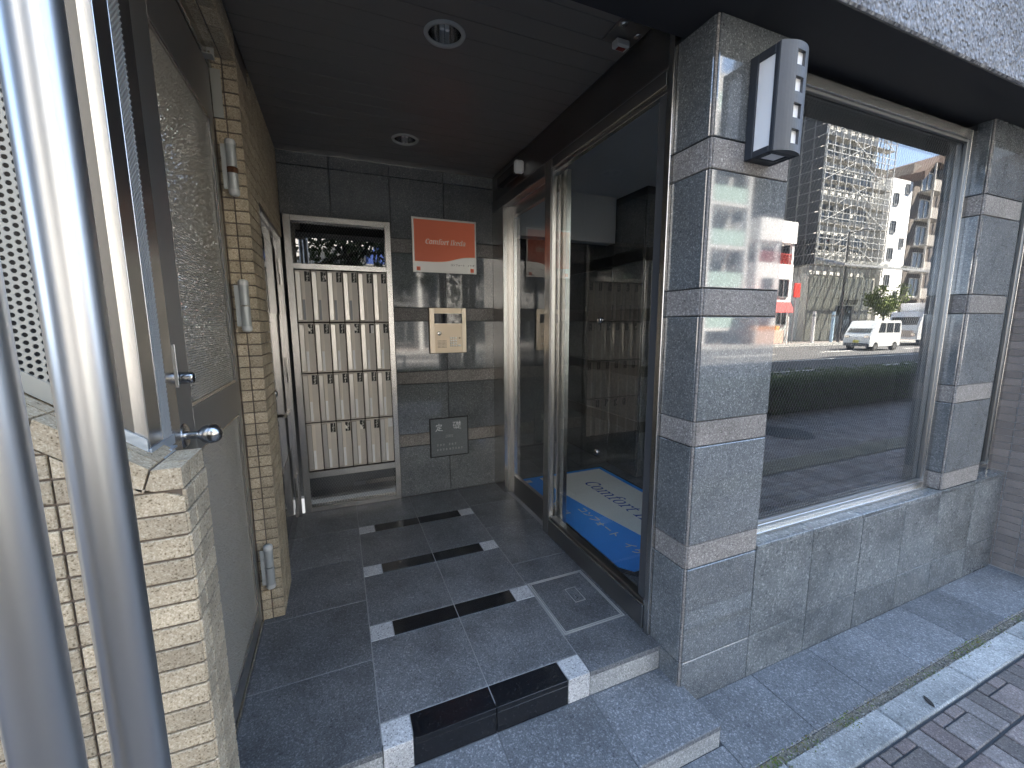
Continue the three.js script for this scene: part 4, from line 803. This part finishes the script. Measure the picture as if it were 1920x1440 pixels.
function leaves(parent, name, n, put, size, col, kind) {
  const q = new THREE.Object3D(), o = at(parent);
  if (!kind) {                                          // the crown of one tree: its leaves joined into one mesh, three tones
    for (const tone of [.75, 1, 1.3]) { const list = []; for (let i = 0; i < n / 3; i++) { q.position.copy(put(Math.floor(rnd(0, n)))).sub(o); q.rotation.set(rnd(0, 6.3), rnd(0, 6.3), rnd(0, 6.3)); q.scale.setScalar(size * rnd(.7, 1.3)); q.updateMatrix(); list.push(leafGeo.clone().applyMatrix4(q.matrix)); } const c = new THREE.Mesh(mergeGeometries(list), S({ color: lin(col[0] * tone, col[1] * tone, col[2] * tone), roughness: .75, side: THREE.DoubleSide })); c.name = name; c.castShadow = c.receiveShadow = true; parent.add(c); }
    return;
  }
  const m = new THREE.InstancedMesh(leafGeo, S({ roughness: .75, side: THREE.DoubleSide }), n);
  for (let i = 0; i < n; i++) { q.position.copy(put(i)).sub(o); q.rotation.set(rnd(0, 6.3), rnd(0, 6.3), rnd(0, 6.3)); q.scale.setScalar(size * rnd(.7, 1.3)); q.updateMatrix(); m.setMatrixAt(i, q.matrix); const k = rnd(.7, 1.3); m.setColorAt(i, lin(col[0] * k, col[1] * k, col[2] * k)); }
  m.name = name; m.castShadow = m.receiveShadow = true; if (kind) m.userData.kind = kind; parent.add(m); return m;
}
{
  const h = thing('hedge', 'clipped green hedge along the roadside mirrored in the big window', 'hedge', [8, -.2, -2.6]);
  leaves(h, 'foliage', 42000, () => { const e = rnd() < .75, x = rnd(-3, 26); return e ? V(x, rnd() < .5 ? .42 + rnd(-.06, .05) : rnd(-.15, .42), rnd() < .6 ? -2.16 + rnd(-.07, .05) : -3.1 + rnd(0, .9)) : V(x, rnd(-.15, .4), rnd(-3.1, -2.15)); }, .055, [.085, .125, .035], 'stuff');
  part(h, 'inner_twigs', bx(-3, 26, -.2, .36, -3.05, -2.25, .05), S({ color: lin(.085, .075, .05), roughness: 1 }));
}
function tree(label, x, d, h, crownY, R, n, size, col, group) {
  const t = thing('street_tree', label, 'tree', [x, -.2, d], group);
  const limbs = [rod(V(x, -.2, d), V(x + .05, crownY - R * .4, d), .13, .08, 10)], ends = [];
  for (let i = 0; i < 9; i++) { const a = i * 2.4, e = V(x + Math.cos(a) * R * rnd(.5, .8), crownY + R * rnd(-.6, .7), d + Math.sin(a) * R * rnd(.5, .8)); ends.push(e); limbs.push(rod(V(x + .05, crownY - R * .45 + rnd(-.2, .3), d), e, .05, .012, 6)); }
  part(t, 'trunk', limbs, S({ color: lin(.07, .058, .045), roughness: .95 }));
  const clumps = []; for (let i = 0; i < 46; i++) { const e = pick(ends), f = rnd(.35, 1.15); clumps.push([e.clone().lerp(V(x, crownY, d), 1 - f).add(new THREE.Vector3(rnd(-.35, .35), rnd(-.35, .35), rnd(-.35, .35)).multiplyScalar(R * .8)), rnd(.16, .34) * R]); }
  leaves(t, 'crown', n, (i) => { const [c, r] = clumps[i % clumps.length], v = new THREE.Vector3(rnd(-1, 1), rnd(-1, 1), rnd(-1, 1)); return v.multiplyScalar(r).add(c); }, size, col);
}
tree('street tree with broad dark leaves opposite the entrance', .3, -3.7, 6, 3.55, 1.9, 4200, .17, [.045, .085, .02], 'street trees');
tree('light green street tree by the far kerb near the lorry', 46, -19.9, 5, 2.9, 1.7, 2600, .22, [.13, .17, .035], 'street trees');
tree('tall street tree on the near roadside left of the entrance', -6.5, -3.6, 7, 5, 2.2, 3000, .17, [.05, .09, .02], 'street trees');

const F = -21.6;                                        // the far building line
const whiteWall = S({ color: lin(.72, .73, .73), roughness: .85 }), paleWall = S({ color: lin(.60, .61, .60), roughness: .85 }), greenGlass = PH({ color: lin(.42, .56, .52), roughness: .15, ior: 1.5 });
{
  const b = thing('white_apartments', 'wide white apartment building directly opposite the entrance', 'building', [0, -.2, F - 5]);
  part(b, 'wall', bx(-13, 3.3, -.4, 21, F - 9, F, 0), whiteWall);
  for (let f = 0; f < 7; f++) for (let i = 0; i < 4; i++) { const x = -12 + i * 3.8; if (f === 0) { windowPart(b, x, .2, F - .02, 2.9, 2.3); continue; } windowPart(b, x, .9 + f * 2.9, F - .02, 1.9, 1.5); if (i % 2) part(b, 'balcony', [bx(x - .5, x + 2.9, .2 + f * 2.9, 1.25 + f * 2.9, F + .9, F + 1.0, 0), bx(x - .5, x + 2.9, .05 + f * 2.9, .2 + f * 2.9, F, F + 1.0, 0)], whiteWall); }
  const s = thing('shop_sign', 'blue shop sign board on the white building opposite the entrance', 'sign', [2.9, 4.2, F + .2]);
  part(s, 'board', bx(1.9, 3.25, 5.1, 6.2, F + .03, F + .3, .01), S({ color: lin(.05, .10, .34), roughness: .5 })); part(s, 'rim', bx(1.85, 3.3, 5.0, 5.09, F + .02, F + .32, 0), frameGrey);
  const o = thing('grey_office', 'grey office building with tall dark glazing beside the white apartments', 'building', [6.4, -.2, F - 4]);
  part(o, 'wall', bx(3.4, 9.6, -.4, 18, F - 9, F - .9, 0), S({ color: lin(.10, .105, .115), roughness: .8 }));
  for (let k = 0; k < 6; k++) for (let i = 0; i < 4; i++) windowPart(o, 3.6 + i * 1.5, .1 + k * 3, F - .92, 1.35, 2.6);
  part(o, 'canopy_slab', bx(3.4, 9.6, 7.6, 7.9, F - .9, F + 1.2, 0), frameGrey); part(o, 'column', bx(4.9, 5.15, -.4, 7.6, F + .6, F + .9, 0), paleWall); part(o, 'column', bx(7.6, 7.85, -.4, 7.6, F + .6, F + .9, 0), paleWall);
  const n = thing('narrow_white_building', 'narrow white building right of the grey office', 'building', [13, -.2, F - 4]);
  part(n, 'wall', bx(9.8, 16.9, -.4, 19, F - 9, F, 0), whiteWall); for (let k = 0; k < 6; k++) for (let i = 0; i < 2; i++) windowPart(n, 11 + i * 3, 1 + k * 2.9, F - .02, 1.6, 1.5);
}
{
  const b = thing('balcony_apartments', 'grey apartment building with green glass balconies between white columns', 'building', [24, -.2, F - 4]);
  part(b, 'wall', bx(17.5, 29.7, -.4, 20, F - 8, F - 1.6, 0), S({ color: lin(.40, .40, .39), roughness: .9 }));
  for (let f = 0; f < 6; f++) {
    const y = 1.0 + f * 3.1;
    part(b, 'floor_slab', bx(17.5, 29.7, y - .2, y, F - 1.6, F, 0), whiteWall);
    for (const x of [17.9, 22.0, 26.05]) { part(b, 'balcony_glass', bx(x, x + 3.45, y + .05, y + 1.15, F - .08, F - .02, 0), greenGlass); windowPart(b, x + .5, y + .1, F - 1.62, 2.4, 2.0); }
  }
  for (const x of [17.5, 21.55, 25.6, 29.55]) part(b, 'column', bx(x, x + .28, -.4, 19.9, F - .4, F + .05, 0), whiteWall);
}
{
  const b = thing('low_white_house', 'low white house with roof terrace and red railing', 'building', [33.4, -.2, F - 3]);
  part(b, 'wall', bx(31, 35.7, -.4, 6.2, F - 6, F, 0), whiteWall); part(b, 'roof_block', bx(31.1, 35.75, 7.9, 9.6, F - 6, F + .05, 0), whiteWall);
  for (const x of [31.1, 33.2, 35.45]) part(b, 'terrace_post', bx(x, x + .22, 6.2, 7.9, F - .3, F - .05, 0), whiteWall);
  part(b, 'terrace_back', bx(31, 35.7, 6.2, 7.9, F - 6, F - 2.4, 0), S({ color: lin(.08, .08, .085), roughness: .9 }));
  part(b, 'red_railing', [bx(31.3, 35.5, 7.0, 7.06, F - .12, F - .06, 0), ...Array.from({ length: 26 }, (_, i) => bx(31.4 + i * .16, 31.44 + i * .16, 6.2, 7.0, F - .11, F - .07, 0))], S({ color: lin(.42, .05, .04), roughness: .6 }));
  for (const [x, y] of [[31.7, 3.5], [33.9, 3.5], [33.9, 1.2]]) windowPart(b, x, y, F - .02, 1.3, 1.5);
}
{
  const b = thing('scaffolded_tower', 'tall building wrapped in steel scaffolding with a glass canopy', 'building', [43.5, -.2, F - 5]);
  part(b, 'wall', bx(39.4, 47.6, -.4, 27, F - 10.5, F - 1.1, 0), S({ color: lin(.60, .61, .60), roughness: .85 }));
  for (let f = 0; f < 7; f++) for (let i = 0; i < 3; i++) windowPart(b, 40 + i * 2.5, 7.8 + f * 2.7, F - 1.12, 1.9, 1.5, 1, whiteWall);
  const poles = [], decks = [], rails = [], pole = S({ color: lin(.52, .52, .50), roughness: .5, metalness: .5 });
  for (let i = 0; i <= 10; i++) for (const d of [F, F - .8]) poles.push(bx(38.5 + i * .985, 38.57 + i * .985, 5.6, 27, d - .035, d + .035, 0));
  for (let i = 1; i <= 9; i++) for (const x of [38.5, 39.2]) poles.push(bx(x, x + .07, 5.6, 27, F - 1 - i * 1.05, F - .93 - i * 1.05, 0));
  for (let k = 0; k < 12; k++) {
    const y = 6.4 + k * 1.75; decks.push(bx(38.55, 48.4, y, y + .05, F - .75, F - .05, 0), bx(38.55, 39.2, y, y + .05, F - 10.4, F - .8, 0));
    for (const e of [.45, .95]) rails.push(bx(38.5, 48.42, y + e, y + e + .05, F + .03, F + .08, 0), bx(38.42, 38.47, y + e, y + e + .05, F - 10.4, F, 0));
    rails.push(strip(V(38.6 + (k % 2) * 2, y, F + .1), V(42.5 + (k % 2) * 2, y + 1.75, F + .1), .05, .05), strip(V(47.8 - (k % 2) * 2, y, F + .1), V(43.8 - (k % 2) * 2, y + 1.75, F + .1), .05, .05));
  }
  part(b, 'scaffold_poles', poles, pole); part(b, 'scaffold_decks', decks, S({ color: lin(.30, .29, .27), roughness: .8 })); part(b, 'scaffold_rails', rails, pole);
  const shadeSheetMat = S({ color: lin(.035, .037, .04), roughness: .9 }), net = []; for (let i = 0; i < 10; i++) for (let k = 0; k < 24; k++) net.push(bx(38.40, 38.41, 6.45 + k * .875, 7.25 + k * .875, F - .95 - i * 1.0, F - .08 - i * 1.0, 0)); part(b, 'side_shade_sheets', net, shadeSheetMat);  // scaffold sheets; the shade of this side is put into their near-black colour
  const tiles = []; for (let i = 0; i < 9; i++) for (let k = 0; k < 6; k++) tiles.push(bx(38.62 + i * 1.08, 39.66 + i * 1.08, -.2 + k * .95, .71 + k * .95, F - .5, F - .42, .01)); part(b, 'cladding_panels', tiles, S({ color: lin(.25, .25, .235), roughness: .5 }), 'stuff'); part(b, 'base_wall', bx(38.5, 48.4, -.4, 5.6, F - 1.1, F - .5, 0), S({ color: lin(.48, .47, .43), roughness: .8 }));
  const ribs = []; for (let i = 0; i <= 10; i++) ribs.push(strip(V(36.8 + i * 1.4, 5.9, F + 3.2), V(38.6 + i * .98, 6.9, F), .13, .16)); ribs.push(strip(V(36.8, 5.9, F + 3.2), V(50.8, 5.9, F + 3.2), .16, .14), strip(V(37.7, 6.4, F + 1.6), V(49.6, 6.4, F + 1.6), .12, .1)); part(b, 'canopy_ribs', ribs, frameGrey);
  part(b, 'canopy_glass', (() => { const g = new THREE.BufferGeometry(); const A = V(36.8, 6.0, F + 3.2), B = V(50.8, 6.0, F + 3.2), C = V(48.4, 7.0, F), D = V(38.6, 7.0, F); g.setAttribute('position', new THREE.Float32BufferAttribute([A, B, C, A, C, D].flatMap((v) => v.toArray()), 3)); return unwrap(g); })(), PH({ color: lin(.45, .48, .45), transmission: .85, thickness: 0, roughness: .15 }));
  windowPart(b, 42.6, -.2, F - .43, 2.4, 3.2); part(b, 'entrance_grille', [...Array.from({ length: 12 }, (_, i) => strip(V(43.2 + i * .22, 3.1, F - .4), V(43.42 + i * .22, 3.5, F - .4), .05, .05))], black);
}
{
  const b = thing('white_block', 'plain white sunlit block with small windows beside the scaffolded tower', 'building', [50.3, -.2, F - 6]);
  part(b, 'wall', bx(48.6, 52.2, -.4, 14.8, F - 12, F - .2, 0), S({ color: lin(.80, .80, .79), roughness: .85 }));
  for (let k = 0; k < 5; k++) { windowPart(b, 49.2, 2.4 + k * 2.5, F - .22, .8, 1.1); if (k % 2 === 0) windowPart(b, 51, 3.6 + k * 2.5, F - .22, .6, .9); }
}
{
  const b = thing('brown_apartments', 'dark brown apartment building with stacked balconies and sloping roof', 'building', [60, -.2, F - 5]), w = S({ color: lin(.13, .115, .105), roughness: .9 });
  part(b, 'wall', bx(52.4, 84, -.4, 16.6, F - 10, F - .4, 0), w);
  part(b, 'roof', prism([[52.2, 14.8], [52.2, 15.6], [55.5, 17.6], [84, 17.6], [84, 16.6], [54, 16.6]], F - 10.2, F + .6), S({ color: lin(.075, .05, .04), roughness: .9 }));
  for (let k = 0; k < 6; k++) for (let i = 0; i < 7; i++) { const x = 53.6 + i * 4.4, y = 1.2 + k * 2.55; part(b, 'balcony', [bx(x, x + 3, y, y + .15, F - .4, F + .8, 0), bx(x, x + 3, y + .16, y + 1.0, F + .72, F + .8, 0), bx(x + .1, x + .2, y + .15, y + 2.5, F + .6, F + .75, 0)], S({ color: lin(.42, .40, .37), roughness: .8 })); windowPart(b, x + .4, y + .2, F - .42, 1.9, 1.9, 1, whiteWall); }
}
{
  const k = thing('market_stall', 'small stall with pink red awning on the far sidewalk', 'stall', [31.2, -.25, -20.6]);
  part(k, 'awning', prism([[29.2, 2.2], [33.6, 2.2], [33.6, 2.5], [33.2, 3.0], [29.6, 3.0], [29.2, 2.5]], -21.4, -19.9), S({ color: lin(.62, .16, .16), roughness: .8 }));
  part(k, 'counter', bx(29.5, 33.2, -.25, .8, -21.3, -20.2, .02), S({ color: lin(.5, .36, .3), roughness: .7 }));
  for (const x of [29.4, 33.3]) part(k, 'post', bx(x, x + .08, -.25, 2.2, -20.1, -20.02, 0), whitePaint);
  part(k, 'goods', [0, 1, 2, 3, 4].map((i) => bx(29.7 + i * .68, 30.2 + i * .68, .81, 1.15, -21, -20.4, .04)), S({ color: lin(.6, .3, .12), roughness: .7 }));
  const s = thing('red_sign', 'small red sign board standing beside the pink stall', 'sign', [34, -.25, -20]);
  part(s, 'board', bx(33.7, 34.4, 3.4, 4.5, -20.1, -20, .01), S({ color: lin(.58, .05, .035), roughness: .5 })); part(s, 'pole', rod(V(34.05, -.25, -20.12), V(34.05, 3.4, -20.12), .05, .05, 10), frameGrey);
  for (const [x, l, c] of [[36.1, 'white bollard on the far sidewalk beside the red sign', [.7, .7, .7]], [38.6, 'pale blue bollard on the far sidewalk by the tower', [.4, .55, .68]]]) { const b = thing('bollard', l, 'bollard', [x, -.25, -19.8]); part(b, 'tube', rod(V(x, -.25, -19.8), V(x, 2.3, -19.8), .12, .12, 14), S({ color: lin(...c), roughness: .5 })); part(b, 'collar', rod(V(x, 1.9, -19.8), V(x, 2.05, -19.8), .135, .135, 14), frameGrey); }
  const p = thing('street_lamp', 'tall dark street lamp on the far side of the road', 'street lamp', [39.2, -.25, -19.6]);
  part(p, 'pole', [rod(V(39.2, -.25, -19.6), V(39.2, 8.7, -19.6), .11, .07, 12), rod(V(39.2, 8.7, -19.6), V(40.3, 8.9, -18.9), .06, .05, 8)], S({ color: lin(.06, .06, .06), roughness: .6 })); part(p, 'lamp_head', bx(40.0, 40.8, 8.83, 8.98, -19.1, -18.7, .04), frameGrey);
}
{
  const wheelGeo = (r) => { const g = new THREE.CylinderGeometry(r, r, .2, 24); g.rotateX(Math.PI / 2); return unwrap(g); }, hubGeo = (r) => { const g = new THREE.CylinderGeometry(r, r, .21, 16); g.rotateX(Math.PI / 2); return unwrap(g); };
  const wheel = (t, x, y, d, r) => { const w = piece(t, 'wheel', wheelGeo(r), rubber, x, y, d); const h = new THREE.Mesh(hubGeo(r * .6), steelSoft); h.name = 'rim'; w.add(h); };
  const v = thing('delivery_van', 'small white van driving on the far side of the road', 'van', [32, -.385, -14.2]);
  const paint = PH({ color: lin(.66, .69, .71), roughness: .2, clearcoat: .6 });
  part(v, 'body', prism([[30.2, -.1], [33.5, -.1], [33.55, .75], [33.45, 1.45], [33.3, 1.52], [31.0, 1.5], [30.35, .72], [30.2, .5]], -13.4, -14.9), paint);
  part(v, 'windscreen', prism([[30.36, .76], [30.40, .76], [31.02, 1.42], [30.97, 1.42]], -13.5, -14.8), glassDark);
  for (const d of [-13.395, -14.905]) for (const [a, b] of [[31.0, 31.75], [31.85, 32.6], [32.7, 33.35]]) part(v, 'side_window', prism([[a, .76], [b, .76], [b, 1.36], [a + (a < 31.1 ? .22 : 0), 1.36]], d - .006, d + .006), glassDark);
  for (const d of [-13.6, -14.7]) part(v, 'headlight', bx(30.17, 30.24, .42, .6, d - .14, d + .14, .01), steelMirror);
  part(v, 'number_plate', bx(30.17, 30.19, .12, .28, -14.33, -13.99, 0), S({ color: lin(.62, .55, .08), roughness: .5 })); part(v, 'bumper', bx(30.12, 30.25, -.1, .1, -14.85, -13.45, .03), S({ color: lin(.12, .12, .13), roughness: .6 }));
  for (const x of [30.85, 32.95]) for (const d of [-13.5, -14.8]) wheel(v, x, -.115, d, .27);
  v.position.x += .5; v.position.z -= .4;
  const t = thing('box_lorry', 'white box lorry parked beyond the van on the far side of the road', 'lorry', [40, -.385, -15.8]);
  part(t, 'cargo_box', bx(38.9, 45, .5, 2.9, -17, -14.8, .03), S({ color: lin(.74, .74, .73), roughness: .5 })); part(t, 'cab', prism([[37.0, .1], [38.8, .1], [38.8, 2.2], [37.6, 2.2], [37.1, 1.2], [37.0, .8]], -14.9, -16.9), paint);
  part(t, 'windscreen', prism([[37.08, 1.2], [37.13, 1.2], [37.62, 2.1], [37.56, 2.1]], -15.05, -16.75), glassDark);
  for (const d of [-14.895, -16.905]) part(t, 'side_window', prism([[37.5, 1.2], [38.4, 1.2], [38.4, 1.95], [37.8, 1.95]], d - .006, d + .006), glassDark);
  part(t, 'chassis', bx(37.2, 45, .1, .49, -16.6, -15.2, 0), black); part(t, 'grille', bx(36.97, 37.03, .3, .8, -16.6, -15.2, .01), steelDark); for (const d of [-15.15, -16.65]) part(t, 'headlight', bx(36.96, 37.04, .35, .6, d - .15, d + .15, .01), steelMirror);
  for (const x of [37.9, 43.6]) for (const d of [-15.05, -16.75]) wheel(t, x, .02, d, .4);
  t.position.x += 3.4;
}
{
  const b = thing('grey_shop_building', 'pale grey shop building left of the white apartments across the road', 'building', [-20, -.2, F - 4]);
  part(b, 'wall', bx(-27, -13.2, -.4, 16, F - 9, F, 0), S({ color: lin(.58, .57, .55), roughness: .85 })); for (let k = 0; k < 5; k++) for (let i = 0; i < 4; i++) windowPart(b, -26 + i * 3.3, .6 + k * 2.9, F - .02, 2.2, 1.7);
}
{
  const f = thing('guard_rail', 'white pipe guard rail along the roadside opposite the entrance', 'guard rail', [0, -.2, -3.95]);
  for (let i = 0; i < 4; i++) part(f, 'post', rod(V(-3 + i * 1.5, -.2, -3.95), V(-3 + i * 1.5, .62, -3.95), .03, .03, 10), whitePaint);
  for (const y of [.2, .42, .6]) part(f, 'rail', rod(V(-3, y, -3.95), V(1.5, y, -3.95), .022, .022, 8), whitePaint);
}

renderer.render(scene, camera);
